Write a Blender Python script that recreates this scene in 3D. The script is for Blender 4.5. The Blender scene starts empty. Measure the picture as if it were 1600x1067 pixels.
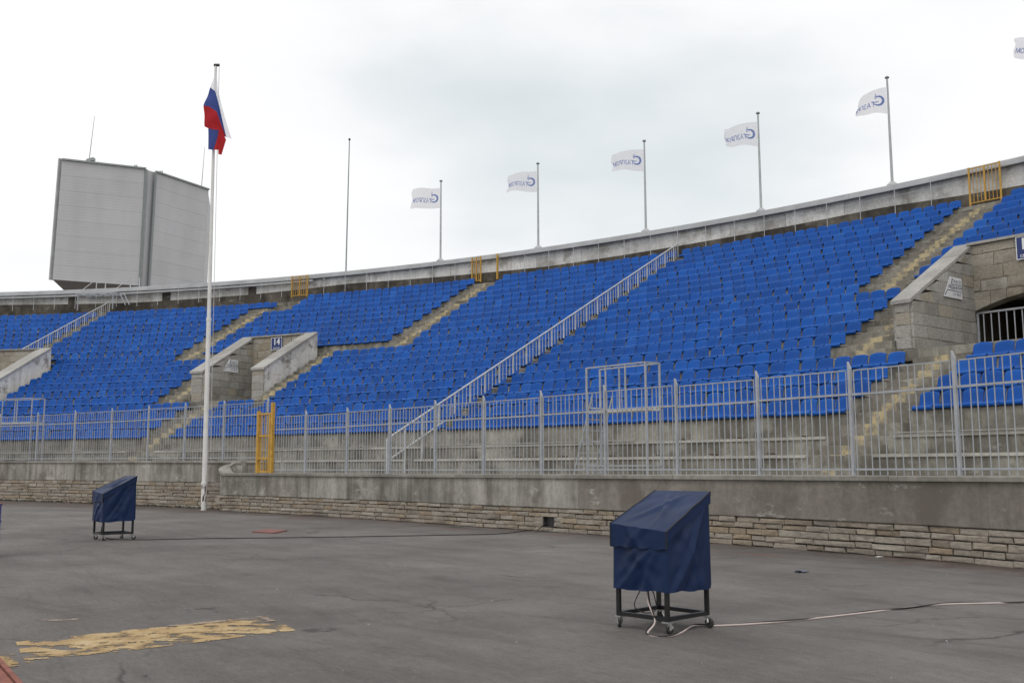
import bpy, math, random
from mathutils import Vector, Matrix, noise
R = math.radians
S = bpy.context.scene
COL = S.collection
random.seed(7)

# ------------------------------------------------------------------ camera
def cam_basis(f, y800, r):
    pitch = math.atan((y800-533.5)/f*math.cos(math.atan(r))); a = math.atan(r)
    F = Vector((0, math.cos(pitch), math.sin(pitch))); X = Vector((1, 0, 0)); U = X.cross(F)
    c, s = math.cos(a), math.sin(a)
    return F, c*X+s*U, -s*X+c*U
FPX = 1568.48
CF, CR, CU = cam_basis(FPX, 729.0, -0.00224)
EYE = Vector((0, 0, 1.42))
cd = bpy.data.cameras.new('camera'); cam = bpy.data.objects.new('camera', cd); COL.objects.link(cam)
cd.sensor_width = 36; cd.lens = 36*FPX/1600; cd.clip_start = .1; cd.clip_end = 3000
M = Matrix.Identity(4)
for i in range(3):
    M[i][0], M[i][1], M[i][2], M[i][3] = CR[i], CU[i], -CF[i], EYE[i]
cam.matrix_world = M
S.camera = cam
S.render.resolution_x, S.render.resolution_y = 1024, 682

# ------------------------------------------------------------------ sky, sun, exposure (overcast day)
SUN_EL, SUN_AZ = 52, 205          # azimuth clockwise from north (+Y): behind the photographer, a little to the left
W = bpy.data.worlds.new('World'); S.world = W; W.use_nodes = True
nt = W.node_tree; nt.nodes.clear()
def wn(t, **k):
    n = nt.nodes.new(t)
    for a, b in k.items(): setattr(n, a, b)
    return n
wo = wn('ShaderNodeOutputWorld'); bg1 = wn('ShaderNodeBackground'); bg2 = wn('ShaderNodeBackground'); mx = wn('ShaderNodeMixShader')
sky = wn('ShaderNodeTexSky', sky_type='NISHITA'); sky.sun_disc = False
sky.sun_elevation = R(SUN_EL); sky.sun_rotation = R(SUN_AZ)
nt.links.new(sky.outputs[0], bg1.inputs[0]); bg1.inputs[1].default_value = .1
tc = wn('ShaderNodeTexCoord')
mp = wn('ShaderNodeMapping'); mp.inputs['Scale'].default_value = (1.0, 1.0, 2.4); mp.inputs['Location'].default_value = (.35, .2, .1)
n1 = wn('ShaderNodeTexNoise'); n1.inputs['Scale'].default_value = 2.2; n1.inputs['Detail'].default_value = 6; n1.inputs['Roughness'].default_value = .48
nt.links.new(tc.outputs['Generated'], mp.inputs[0]); nt.links.new(mp.outputs[0], n1.inputs['Vector'])
# one broad darker bank of cloud over the stand (direction in the sky)
bank = (CF*FPX + CR*(900-800) + CU*(533.5-170)).normalized()
vs = wn('ShaderNodeVectorMath', operation='SUBTRACT'); vs.inputs[1].default_value = bank
vm = wn('ShaderNodeVectorMath', operation='MULTIPLY'); vm.inputs[1].default_value = (1.0, 1.0, 2.2)
vl = wn('ShaderNodeVectorMath', operation='LENGTH')
nt.links.new(tc.outputs['Generated'], vs.inputs[0]); nt.links.new(vs.outputs[0], vm.inputs[0]); nt.links.new(vm.outputs[0], vl.inputs[0])
mr = wn('ShaderNodeMapRange', interpolation_type='SMOOTHSTEP'); mr.inputs['From Min'].default_value = .02; mr.inputs['From Max'].default_value = .45
mr.inputs['To Min'].default_value = .30; mr.inputs['To Max'].default_value = 0
nt.links.new(vl.outputs['Value'], mr.inputs['Value'])
ad = wn('ShaderNodeMath', operation='SUBTRACT'); nt.links.new(n1.outputs['Fac'], ad.inputs[0]); nt.links.new(mr.outputs[0], ad.inputs[1])
cr = wn('ShaderNodeValToRGB'); nt.links.new(ad.outputs[0], cr.inputs[0])
cr.color_ramp.interpolation = 'B_SPLINE'
e = cr.color_ramp.elements
e[0].position = .12; e[0].color = (.655, .715, .745, 1)
e[1].position = .53; e[1].color = (1.0, 1.0, 1.0, 1)
m_ = e.new(.30); m_.color = (.83, .86, .875, 1)
m_ = e.new(.40); m_.color = (.945, .95, .955, 1)
nt.links.new(cr.outputs[0], bg2.inputs[0]); bg2.inputs[1].default_value = 1.06
mx.inputs[0].default_value = .97
nt.links.new(bg1.outputs[0], mx.inputs[1]); nt.links.new(bg2.outputs[0], mx.inputs[2]); nt.links.new(mx.outputs[0], wo.inputs[0])

sl = bpy.data.lights.new('sun', 'SUN'); sl.energy = .7; sl.angle = R(25); sl.color = (1, .965, .91)
so = bpy.data.objects.new('sun', sl); COL.objects.link(so)
az = R(SUN_AZ); sd = Vector((math.sin(az)*math.cos(R(SUN_EL)), math.cos(az)*math.cos(R(SUN_EL)), math.sin(R(SUN_EL))))
so.rotation_euler = sd.to_track_quat('Z', 'Y').to_euler()
S.view_settings.view_transform = 'Standard'; S.view_settings.look = 'None'
S.view_settings.exposure = 0; S.view_settings.gamma = 1; S.view_settings.use_curve_mapping = False
S.render.engine = 'CYCLES'

# ------------------------------------------------------------------ plan of the stadium: polar (theta deg, s metres behind the fence line, z)
CX, CY, R0 = -49.0522, -19.2193, 65.3072
def P(th, s, z):
    a = R(th); return Vector((CX+(R0+s)*math.cos(a), CY+(R0+s)*math.sin(a), z))
def interp(x, xs, ys):
    if x <= xs[0]: return ys[0]
    for i in range(1, len(xs)):
        if x <= xs[i]:
            t = (x-xs[i-1])/(xs[i]-xs[i-1]); return ys[i-1]+t*(ys[i]-ys[i-1])
    return ys[-1]
SD, RD = .87, .467
def sk(k): return 7.96+SD*(k-1)
def zk(k):
    if k == 0: return 2.15
    if k == -1: return 1.68
    if k <= -2: return .95
    return 2.82+RD*(k-1)
def tread(k): return zk(k)-.05 if k >= 1 else zk(k)

# ------------------------------------------------------------------ mesh helpers
class MB:
    def __init__(s): s.v = []; s.f = []
    def add(s, vs, fs):
        b = len(s.v); s.v += [Vector(p) for p in vs]; s.f += [tuple(b+i for i in f) for f in fs]
    def hexa(s, p):   # 0-3 bottom ring, 4-7 top ring
        s.add(p, [(3, 2, 1, 0), (4, 5, 6, 7), (0, 1, 5, 4), (1, 2, 6, 5), (2, 3, 7, 6), (3, 0, 4, 7)])
    def box(s, c, u, v, w):   # centre and three half vectors
        c, u, v, w = Vector(c), Vector(u), Vector(v), Vector(w)
        s.hexa([c-u-v-w, c+u-v-w, c+u+v-w, c-u+v-w, c-u-v+w, c+u-v+w, c+u+v+w, c-u+v+w])
    def bar(s, a, b, w, h=None, up=(0, 0, 1)):
        a, b = Vector(a), Vector(b); h = h or w; d = (b-a)
        up = Vector(up)
        if abs(d.normalized().dot(up)) > .98: up = Vector((math.cos(R(50)), math.sin(R(50)), 0))
        x = d.cross(up).normalized(); y = x.cross(d).normalized()
        s.box((a+b)/2, x*w/2, y*h/2, d/2)
    def sweep(s, secs, closed=True, caps=True):
        n = len(secs[0]); b = len(s.v)
        for q in secs: s.v += [Vector(p) for p in q]
        for i in range(len(secs)-1):
            for j in range(n if closed else n-1):
                k = (j+1) % n
                s.f.append((b+i*n+j, b+i*n+k, b+(i+1)*n+k, b+(i+1)*n+j))
        if closed and caps:
            s.f.append(tuple(b+j for j in reversed(range(n)))); e_ = b+(len(secs)-1)*n
            s.f.append(tuple(e_+j for j in range(n)))
    def tube(s, pts, r, n=6, caps=True):
        pts = [Vector(p) for p in pts]; secs = []
        rs = r if isinstance(r, (list, tuple)) else [r]*len(pts)
        prev = None
        for i, p in enumerate(pts):
            d = (pts[min(i+1, len(pts)-1)]-pts[max(i-1, 0)]).normalized()
            if prev is None:
                up = Vector((0, 0, 1)) if abs(d.z) < .9 else Vector((1, 0, 0)); x = d.cross(up).normalized()
            else: x = (prev-d*prev.dot(d)).normalized()
            prev = x; y = d.cross(x)
            secs.append([p+x*rs[i]*math.cos(2*math.pi*j/n)+y*rs[i]*math.sin(2*math.pi*j/n) for j in range(n)])
        s.sweep(secs, True, caps)
    def lathe(s, c, prof, n=16):
        c = Vector(c)
        s.sweep([[c+Vector((r*math.cos(2*math.pi*j/n), r*math.sin(2*math.pi*j/n), z)) for j in range(n)] for r, z in prof])
    def arc(s, t0, t1, prof, step=1.0, caps=True):   # prof: list of (s,z) or function of theta
        n = max(1, math.ceil(abs(t1-t0)/step)); secs = []
        for i in range(n+1):
            t = t0+(t1-t0)*i/n; pr = prof(t) if callable(prof) else prof
            secs.append([P(t, a, z) for a, z in pr])
        s.sweep(secs, True, caps)
def rect(s0, s1, z0, z1): return [(s0, z0), (s0, z1), (s1, z1), (s1, z0)]

def mesh_of(name, mb, mat, off=None, smooth=False):
    me = bpy.data.meshes.new(name)
    off = Vector(off) if off is not None else Vector()
    me.from_pydata([tuple(p-off) for p in mb.v], [], mb.f); me.update()
    import bmesh
    bm = bmesh.new(); bm.from_mesh(me); bmesh.ops.recalc_face_normals(bm, faces=bm.faces); bm.to_mesh(me); bm.free()
    me.materials.append(mat)
    if smooth:
        for p in me.polygons: p.use_smooth = len(p.vertices) <= 4
    return me
def tag(o, label=None, cat=None, group=None, kind=None):
    if label: o['label'] = label
    if cat: o['category'] = cat
    if group: o['group'] = group
    if kind: o['kind'] = kind
    return o
def thing(name, loc, label, cat, group=None):
    o = bpy.data.objects.new(name, None); o.location = loc; COL.objects.link(o); o.empty_display_size = .2
    return tag(o, label, cat, group)
def root_loc(o):
    v = Vector()
    while o: v += Vector(o.location); o = o.parent
    return v
def part(name, mb, mat, parent, smooth=False, label=None, kind=None):
    o = bpy.data.objects.new(name, mesh_of(name, mb, mat, root_loc(parent), smooth)); COL.objects.link(o); o.parent = parent
    return tag(o, label, kind=kind)
def solo(name, mb, mat, label=None, cat=None, group=None, kind=None, smooth=False, loc=None):
    if loc is None: loc = Vector()
    o = bpy.data.objects.new(name, mesh_of(name, mb, mat, loc, smooth)); o.location = loc; COL.objects.link(o)
    return tag(o, label, cat, group, kind)
def inst(name, me, parent, loc, rotz=0, scale=(1, 1, 1), rot=None):
    o = bpy.data.objects.new(name, me); COL.objects.link(o); o.parent = parent
    o.location = Vector(loc)-root_loc(parent); o.rotation_euler = rot or (0, 0, rotz); o.scale = scale
    return o

# ------------------------------------------------------------------ materials
def new_mat(name):
    m = bpy.data.materials.new(name); m.use_nodes = True; t = m.node_tree
    return m, t, t.nodes['Principled BSDF']
def nd(t, ty, **k):
    n = t.nodes.new(ty)
    for a, b in k.items():
        if a in n.inputs.keys(): n.inputs[a].default_value = b
        else: setattr(n, a, b)
    return n
def ramp(t, src, stops, interp='LINEAR'):
    r = nd(t, 'ShaderNodeValToRGB'); r.color_ramp.interpolation = interp; el = r.color_ramp.elements
    el[0].position, el[0].color = stops[0][0], (*stops[0][1], 1)
    el[1].position, el[1].color = stops[-1][0], (*stops[-1][1], 1)
    for p, c in stops[1:-1]: q = el.new(p); q.color = (*c, 1)
    t.links.new(src, r.inputs[0]); return r.outputs[0]
def g(v): return (v, v, v)
def mixc(t, fac, a, b, mode='MIX'):
    m = nd(t, 'ShaderNodeMix', data_type='RGBA', blend_type=mode)
    for sock, val in ((m.inputs[0], fac), (m.inputs[6], a), (m.inputs[7], b)):
        if hasattr(val, 'links'): t.links.new(val, sock)
        else: sock.default_value = val if not isinstance(val, tuple) else (*val, 1)
    return m.outputs[2]
def noise_n(t, scale, detail=4, vec=None, sc=None, rough=.55, rot=None):
    n = nd(t, 'ShaderNodeTexNoise', Scale=scale, Detail=detail, Roughness=rough)
    if vec is None: vec = nd(t, 'ShaderNodeNewGeometry').outputs['Position']
    if sc or rot:
        if rot:
            m0 = nd(t, 'ShaderNodeMapping'); m0.inputs['Rotation'].default_value = rot; t.links.new(vec, m0.inputs[0]); vec = m0.outputs[0]
        mp = nd(t, 'ShaderNodeMapping')
        if sc: mp.inputs['Scale'].default_value = sc
        t.links.new(vec, mp.inputs[0]); vec = mp.outputs[0]
    t.links.new(vec, n.inputs['Vector']); return n.outputs['Fac']
def bump(t, b, src, strength, dist=.02):
    n = nd(t, 'ShaderNodeBump', Strength=strength, Distance=dist); t.links.new(src, n.inputs['Height']); t.links.new(n.outputs[0], b.inputs['Normal'])
def plain(name, col, rough=.6, metal=0, var=.12, scale=6, spec=.5):
    m, t, b = new_mat(name)
    n = noise_n(t, scale, 5)
    c = ramp(t, n, [(.3, tuple(x*(1-var) for x in col)), (.7, tuple(min(1, x*(1+var)) for x in col))])
    t.links.new(c, b.inputs['Base Color']); b.inputs['Roughness'].default_value = rough; b.inputs['Metallic'].default_value = metal
    b.inputs['Specular IOR Level'].default_value = spec
    return m
def concrete(name, lo, mid, hi, streak=.6, stain=None, white=0, rough=.92, rnd=.12, ss=.9, st0=.5):
    m, t, b = new_mat(name)
    big = noise_n(t, .55, 5); fine = noise_n(t, 9, 8, rough=.7)
    c = ramp(t, big, [(.3, lo), (.5, mid), (.72, hi)])
    c = mixc(t, .55, c, ramp(t, fine, [(.25, g(.55)), (.75, g(1.4))]), 'MULTIPLY')
    st = noise_n(t, 1, 5, sc=(3.2, 3.2, .28), rough=.6)
    c = mixc(t, streak, c, ramp(t, st, [(.3, (.52, .5, .47)), (.52, g(1.0)), (.75, g(1.28))]), 'MULTIPLY')
    if stain:
        s2 = noise_n(t, ss, 7, rough=.68)
        c = mixc(t, ramp(t, s2, [(st0, g(0)), (st0+.13, g(.85))]), c, stain)
    if white:
        s3 = noise_n(t, 1.3, 9, sc=(1, 1, 2.2), rough=.75)
        c = mixc(t, ramp(t, s3, [(.575, g(0)), (.66, g(white))]), c, (.5, .49, .465))
    oi = nd(t, 'ShaderNodeObjectInfo')
    c = mixc(t, 1.0, c, ramp(t, oi.outputs['Random'], [(0, g(1-rnd)), (1, g(1+rnd))]), 'MULTIPLY')
    t.links.new(c, b.inputs['Base Color']); b.inputs['Roughness'].default_value = rough; b.inputs['Specular IOR Level'].default_value = .25
    bump(t, b, noise_n(t, 26, 8, rough=.7), .35, .02)
    return m
M_wall = concrete('wall_concrete', (.19, .177, .157), (.31, .294, .264), (.44, .42, .385), 1.0, (.15, .135, .114), .6)
M_wall2 = concrete('brown_rendered_wall', (.17, .152, .13), (.225, .205, .178), (.285, .263, .233), .45, (.145, .128, .108), .7, .92, .06, .7)
M_coping = concrete('coping_concrete', (.2, .185, .165), (.27, .255, .23), (.36, .345, .315), .3, None, .35)
M_terrace = concrete('terrace_concrete', (.16, .15, .128), (.26, .247, .212), (.39, .372, .322), .9, (.12, .112, .096), .4)
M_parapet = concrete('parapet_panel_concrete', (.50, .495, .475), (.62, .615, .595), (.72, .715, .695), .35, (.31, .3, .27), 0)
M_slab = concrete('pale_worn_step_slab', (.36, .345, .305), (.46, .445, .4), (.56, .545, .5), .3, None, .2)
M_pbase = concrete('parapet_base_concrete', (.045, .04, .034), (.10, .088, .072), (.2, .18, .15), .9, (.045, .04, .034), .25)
M_plaster = concrete('flaking_plaster', (.56, .55, .53), (.70, .69, .67), (.80, .79, .77), .4, (.19, .17, .14), .3, .92, .12, 1.5, .53)
M_wing = concrete('pale_coping_stone', (.27, .26, .24), (.35, .34, .32), (.42, .41, .39), .2, None, 0)
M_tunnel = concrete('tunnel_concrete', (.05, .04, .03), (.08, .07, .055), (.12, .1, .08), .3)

def stone_mat(name, stops, rnd_bump=.7):
    m, t, b = new_mat(name)
    oi = nd(t, 'ShaderNodeObjectInfo')
    isl = nd(t, 'ShaderNodeNewGeometry')
    a = nd(t, 'ShaderNodeMath', operation='ADD'); t.links.new(oi.outputs['Random'], a.inputs[0]); t.links.new(isl.outputs['Random Per Island'], a.inputs[1])
    fr = nd(t, 'ShaderNodeMath', operation='FRACT'); t.links.new(a.outputs[0], fr.inputs[0])
    c = ramp(t, fr.outputs[0], stops)
    f = noise_n(t, 11, 8, sc=(1, 1, 2.5), rough=.7)
    c = mixc(t, .85, c, ramp(t, f, [(.3, g(.5)), (.5, g(1)), (.72, g(1.35))]), 'MULTIPLY')
    big = noise_n(t, .8, 5)
    c = mixc(t, ramp(t, big, [(.52, g(0)), (.7, g(.6))]), c, (.12, .10, .082))
    t.links.new(c, b.inputs['Base Color']); b.inputs['Roughness'].default_value = .92; b.inputs['Specular IOR Level'].default_value = .2
    bump(t, b, noise_n(t, 20, 8, rough=.75), rnd_bump, .03)
    return m
M_stone = stone_mat('plinth_limestone', [(0, (.265, .235, .195)), (.25, (.335, .30, .255)), (.45, (.29, .235, .175)), (.55, (.38, .345, .295)), (.75, (.24, .21, .175)), (.88, (.31, .245, .175)), (1, (.35, .32, .272))])
M_block = stone_mat('ashlar_block_stone', [(0, (.30, .29, .268)), (.3, (.38, .367, .342)), (.5, (.33, .31, .28)), (.62, (.44, .427, .398)), (.8, (.26, .25, .228)), (.95, (.38, .34, .275)), (1, (.36, .35, .328))], .5)
M_rblock = stone_mat('tan_travertine_block', [(0, (.29, .26, .215)), (.4, (.36, .33, .28)), (.6, (.31, .265, .20)), (.8, (.40, .38, .335)), (1, (.28, .245, .19))], .5)
M_joint = concrete('stone_joint_mortar', (.11, .10, .088), (.15, .138, .12), (.2, .185, .165), .3)
M_mortar = concrete('dark_mortar', (.055, .048, .04), (.085, .075, .062), (.13, .115, .095), .3)

def asphalt():
    m, t, b = new_mat('asphalt')
    rz = (0, 0, R(-128))
    big = noise_n(t, .09, 5); st = noise_n(t, 1, 6, sc=(.35, 1.7, 1), rot=rz, rough=.65); fine = noise_n(t, 60, 6, rough=.75)
    c = ramp(t, big, [(.3, (.108, .0985, .092)), (.5, (.134, .122, .114)), (.7, (.162, .148, .139))])
    c = mixc(t, .75, c, ramp(t, st, [(.28, g(.7)), (.5, g(1)), (.75, g(1.16))]), 'MULTIPLY')
    st2 = noise_n(t, 1, 7, sc=(.5, 4.2, 1), rot=(0, 0, R(-118)), rough=.8)
    c = mixc(t, .85, c, ramp(t, st2, [(.3, g(.7)), (.45, g(1)), (.8, g(1.1))]), 'MULTIPLY')
    c = mixc(t, .7, c, ramp(t, fine, [(.25, g(.5)), (.5, g(1)), (.75, g(1.55))]), 'MULTIPLY')
    gr_ = noise_n(t, 14, 9, sc=(.6, 1.6, 1), rot=rz, rough=.82)
    c = mixc(t, .85, c, ramp(t, gr_, [(.3, g(.7)), (.5, g(1)), (.7, g(1.32))]), 'MULTIPLY')
    mid = noise_n(t, .45, 7, rough=.68)
    c = mixc(t, .8, c, ramp(t, mid, [(.28, g(.6)), (.5, g(1)), (.72, g(1.4))]), 'MULTIPLY')
    tr1 = noise_n(t, 1, 6, sc=(.14, 2.2, 1), rot=(0, 0, R(-142)), rough=.66)
    c = mixc(t, ramp(t, tr1, [(.56, g(0)), (.68, g(.5))]), c, (.072, .064, .06))
    bl = noise_n(t, .85, 7, sc=(1, 1.5, 1), rough=.7)
    c = mixc(t, ramp(t, bl, [(.60, g(0)), (.70, g(.55))]), c, (.065, .058, .055))
    vo = nd(t, 'ShaderNodeTexVoronoi', feature='DISTANCE_TO_EDGE', Scale=.28)
    wp = nd(t, 'ShaderNodeTexNoise', Scale=1.6, Detail=6); gp_ = nd(t, 'ShaderNodeNewGeometry').outputs['Position']; t.links.new(gp_, wp.inputs['Vector'])
    wa = nd(t, 'ShaderNodeVectorMath', operation='MULTIPLY_ADD'); wa.inputs[1].default_value = (.9, .9, 0); t.links.new(wp.outputs['Color'], wa.inputs[0]); t.links.new(gp_, wa.inputs[2])
    t.links.new(wa.outputs[0], vo.inputs['Vector'])
    ck = nd(t, 'ShaderNodeMath', operation='MULTIPLY'); t.links.new(ramp(t, vo.outputs['Distance'], [(.0, g(1)), (.006, g(0))]), ck.inputs[0]); t.links.new(ramp(t, noise_n(t, .35, 4), [(.5, g(0)), (.6, g(.8))]), ck.inputs[1])
    c = mixc(t, ck.outputs[0], c, (.03, .027, .025))
    tan = noise_n(t, .6, 8, sc=(.6, 2.2, 1), rot=rz, rough=.7)
    c = mixc(t, ramp(t, tan, [(.64, g(0)), (.74, g(.32))]), c, (.24, .2, .155))
    # old red running-track coating showing near the wall (distance from the wall line) and in scraps
    sp = nd(t, 'ShaderNodeNewGeometry').outputs['Position']
    d = nd(t, 'ShaderNodeVectorMath', operation='DISTANCE'); d.inputs[1].default_value = (CX, CY, 0); t.links.new(sp, d.inputs[0])
    mr = nd(t, 'ShaderNodeMapRange'); mr.inputs['From Min'].default_value = R0-3.2; mr.inputs['From Max'].default_value = R0-.1
    mr.inputs['To Min'].default_value = 0; mr.inputs['To Max'].default_value = .15
    t.links.new(d.outputs['Value'], mr.inputs['Value'])
    rn = noise_n(t, .7, 8, sc=(.5, 2.4, 1), rot=rz, rough=.68)
    ad = nd(t, 'ShaderNodeMath', operation='ADD'); t.links.new(rn, ad.inputs[0]); t.links.new(mr.outputs[0], ad.inputs[1])
    c = mixc(t, ramp(t, ad.outputs[0], [(.66, g(0)), (.76, g(.65))]), c, (.17, .062, .045))
    # dirt gathered along the foot of the wall
    mr2 = nd(t, 'ShaderNodeMapRange'); mr2.inputs['From Min'].default_value = R0-1.5; mr2.inputs['From Max'].default_value = R0+.1
    mr2.inputs['To Min'].default_value = 0; mr2.inputs['To Max'].default_value = .28; t.links.new(d.outputs['Value'], mr2.inputs['Value'])
    ad2 = nd(t, 'ShaderNodeMath', operation='ADD'); t.links.new(noise_n(t, 1.4, 7, rough=.7), ad2.inputs[0]); t.links.new(mr2.outputs[0], ad2.inputs[1])
    c = mixc(t, ramp(t, ad2.outputs[0], [(.58, g(0)), (.8, g(.7))]), c, (.075, .06, .05))
    t.links.new(c, b.inputs['Base Color']); b.inputs['Roughness'].default_value = .82; b.inputs['Specular IOR Level'].default_value = .3
    bump(t, b, noise_n(t, 70, 8, rough=.8), .55, .012)
    return m
M_asph = asphalt()

def seat_mat():
    m, t, b = new_mat('blue_seat_plastic')
    oi = nd(t, 'ShaderNodeObjectInfo'); gi = nd(t, 'ShaderNodeNewGeometry')
    wn_ = nd(t, 'ShaderNodeTexWhiteNoise'); wn_.noise_dimensions = '3D'
    rp = nd(t, 'ShaderNodeVectorMath', operation='ADD'); t.links.new(oi.outputs['Location'], rp.inputs[0]); t.links.new(gi.outputs['Random Per Island'], rp.inputs[1])
    t.links.new(rp.outputs[0], wn_.inputs['Vector'])
    c = ramp(t, wn_.outputs['Value'], [(0, (.0035, .066, .295)), (.5, (.004, .081, .36)), (.9, (.006, .094, .40)), (.97, (.014, .112, .42)), (1, (.005, .062, .27))])
    w = noise_n(t, 7, 7, rough=.7)
    c = mixc(t, ramp(t, w, [(.55, g(0)), (.8, g(.22))]), c, (.05, .17, .46))
    dirt = noise_n(t, .7, 5)
    c = mixc(t, ramp(t, dirt, [(.35, g(.5)), (.6, g(0))]), c, (.006, .06, .27))
    t.links.new(c, b.inputs['Base Color']); b.inputs['Roughness'].default_value = .45; b.inputs['Specular IOR Level'].default_value = .2
    return m
M_seat = seat_mat()
M_galv = plain('grey_painted_steel', (.36, .375, .40), .5, .15, .14, 5)
M_rail = plain('pale_steel_paint', (.50, .505, .51), .5, .1, .16, 5)
M_bench = plain('weathered_bench_strip', (.34, .33, .305), .7, 0, .3, 7)
M_rust = plain('rusty_bracket', (.075, .042, .03), .9, 0, .35, 20)
M_yel = plain('ochre_yellow_paint', (.50, .285, .04), .55, 0, .2, 7)
M_white = plain('white_pole_paint', (.7, .69, .67), .5, 0, .08, 3)
M_pole = plain('grey_pole_paint', (.42, .44, .44), .45, .2, .12, 3)
M_dark = plain('dark_fitting', (.03, .03, .03), .5)
M_black = plain('black_frame_steel', (.012, .012, .013), .45, .2, .2)
M_rubber = plain('castor_rubber', (.03, .028, .026), .8)
M_chrome = plain('castor_zinc', (.45, .45, .45), .35, .8)
M_cover = plain('navy_cover_nylon', (.0065, .02, .068), .5, 0, .16, 2.2, .22)
M_piping = plain('black_piping', (.008, .008, .012), .6)
M_cap = plain('metal_cap_grey', (.43, .437, .445), .55, .15, .14, 1.2)
M_pink = plain('pale_cable_sheath', (.55, .46, .43), .6, 0, .1)
M_cable = plain('dark_cable_sheath', (.02, .018, .018), .6)
M_signblue = plain('sign_blue', (.012, .03, .15), .4, 0, .06)
M_signwhite = plain('sign_white', (.72, .73, .75), .5, 0, .05)
M_print = plain('sign_print_navy', (.02, .025, .075), .5)
M_letter = plain('sign_letter_white', (.78, .79, .8), .5)
M_drum = plain('violet_drum_paint', (.045, .05, .22), .4, 0, .15)
M_red = plain('red_track_tile', (.22, .075, .052), .85, 0, .3, 8)
M_mat = plain('brick_red_rubber_mat', (.2, .085, .072), .9, 0, .2, 9)
M_paper = plain('litter_paper', (.6, .6, .58), .8)
M_litter = plain('dark_litter', (.10, .11, .15), .7)
def cloth_mat(name, col, tr=.45, sheer=0):
    m, t, b = new_mat(name)
    n = noise_n(t, 4, 4); c = ramp(t, n, [(.3, tuple(x*.93 for x in col)), (.7, col)])
    t.links.new(c, b.inputs['Base Color']); b.inputs['Roughness'].default_value = .8; b.inputs['Specular IOR Level'].default_value = .1
    tl = nd(t, 'ShaderNodeBsdfTranslucent'); t.links.new(c, tl.inputs[0]); ms = nd(t, 'ShaderNodeMixShader'); ms.inputs[0].default_value = tr
    t.links.new(b.outputs[0], ms.inputs[1]); t.links.new(tl.outputs[0], ms.inputs[2]); out = ms.outputs[0]
    if sheer:      # open weave lets some of the sky through
        tp = nd(t, 'ShaderNodeBsdfTransparent'); m2 = nd(t, 'ShaderNodeMixShader'); m2.inputs[0].default_value = sheer
        t.links.new(out, m2.inputs[1]); t.links.new(tp.outputs[0], m2.inputs[2]); out = m2.outputs[0]
    t.links.new(out, t.nodes['Material Output'].inputs[0])
    return m
M_fw = cloth_mat('white_flag_cloth', (.93, .92, .95), .5, .28)
M_fb = cloth_mat('blue_flag_cloth', (.075, .11, .33), .4)
M_fr = cloth_mat('red_flag_cloth', (.52, .035, .04), .4)
M_logo = cloth_mat('flag_print_blue', (.30, .38, .68), .4)
def panel_mat():
    m, t, b = new_mat('grey_cladding_sheet')
    n = noise_n(t, .35, 5, sc=(1, 1, .5)); c = ramp(t, n, [(.3, (.55, .555, .57)), (.7, (.62, .625, .64))])
    oi = nd(t, 'ShaderNodeObjectInfo'); c = mixc(t, 1, c, ramp(t, oi.outputs['Random'], [(0, g(.98)), (1, g(1.02))]), 'MULTIPLY')
    stn = noise_n(t, 1, 6, sc=(.7, .7, .07), rough=.65); c = mixc(t, .3, c, ramp(t, stn, [(.35, g(.86)), (.6, g(1.03))]), 'MULTIPLY')
    sp = nd(t, 'ShaderNodeSeparateXYZ'); t.links.new(nd(t, 'ShaderNodeNewGeometry').outputs['Position'], sp.inputs[0])
    wv = nd(t, 'ShaderNodeMath', operation='SINE'); mu = nd(t, 'ShaderNodeMath', operation='MULTIPLY'); mu.inputs[1].default_value = 22
    t.links.new(sp.outputs['Z'], mu.inputs[0]); t.links.new(mu.outputs[0], wv.inputs[0]); bump(t, b, wv.outputs[0], .08, .02)
    t.links.new(c, b.inputs['Base Color']); b.inputs['Roughness'].default_value = .6
    return m
M_clad = panel_mat()
M_trim = plain('grey_green_trim', (.29, .315, .315), .5, .2, .1)

def stair_mat():     # bare stone step, a broad worn stripe of yellow paint down the middle (local x runs along the step, metres)
    m, t, b = new_mat('step_stone_yellow_stripe')
    big = noise_n(t, 1.2, 6); fine = noise_n(t, 12, 8, rough=.7)
    c = ramp(t, big, [(.3, (.14, .13, .11)), (.5, (.23, .212, .18)), (.72, (.34, .318, .27))])
    c = mixc(t, .7, c, ramp(t, fine, [(.25, g(.55)), (.75, g(1.4))]), 'MULTIPLY')
    tc_ = nd(t, 'ShaderNodeTexCoord'); sx = nd(t, 'ShaderNodeSeparateXYZ'); t.links.new(tc_.outputs['Object'], sx.inputs[0])
    ab = nd(t, 'ShaderNodeMath', operation='ABSOLUTE'); t.links.new(sx.outputs['X'], ab.inputs[0])
    nz = noise_n(t, 5, 8, rough=.75)
    mu = nd(t, 'ShaderNodeMath', operation='MULTIPLY_ADD'); mu.inputs[1].default_value = .22; t.links.new(nz, mu.inputs[0]); t.links.new(ab.outputs[0], mu.inputs[2])
    edge = ramp(t, mu.outputs[0], [(.29, g(1)), (.33, g(0))])
    wear = ramp(t, noise_n(t, 3.2, 9, rough=.8), [(.42, g(.05)), (.56, g(.85))])
    mk = nd(t, 'ShaderNodeMath', operation='MULTIPLY'); t.links.new(edge, mk.inputs[0]); t.links.new(wear, mk.inputs[1])
    c = mixc(t, mk.outputs[0], c, (.56, .47, .28))
    t.links.new(c, b.inputs['Base Color']); b.inputs['Roughness'].default_value = .9; b.inputs['Specular IOR Level'].default_value = .2
    bump(t, b, noise_n(t, 26, 8, rough=.7), .5, .03)
    return m
M_step = stair_mat()

# ------------------------------------------------------------------ ground
mb = MB(); mb.add([(-900, -900, 0), (900, -900, 0), (900, 900, 0), (-900, 900, 0)], [(0, 1, 2, 3)])
solo('asphalt_ground', mb, M_asph, 'grey weathered asphalt running apron in front of the stand', None, None, 'structure')

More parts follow.
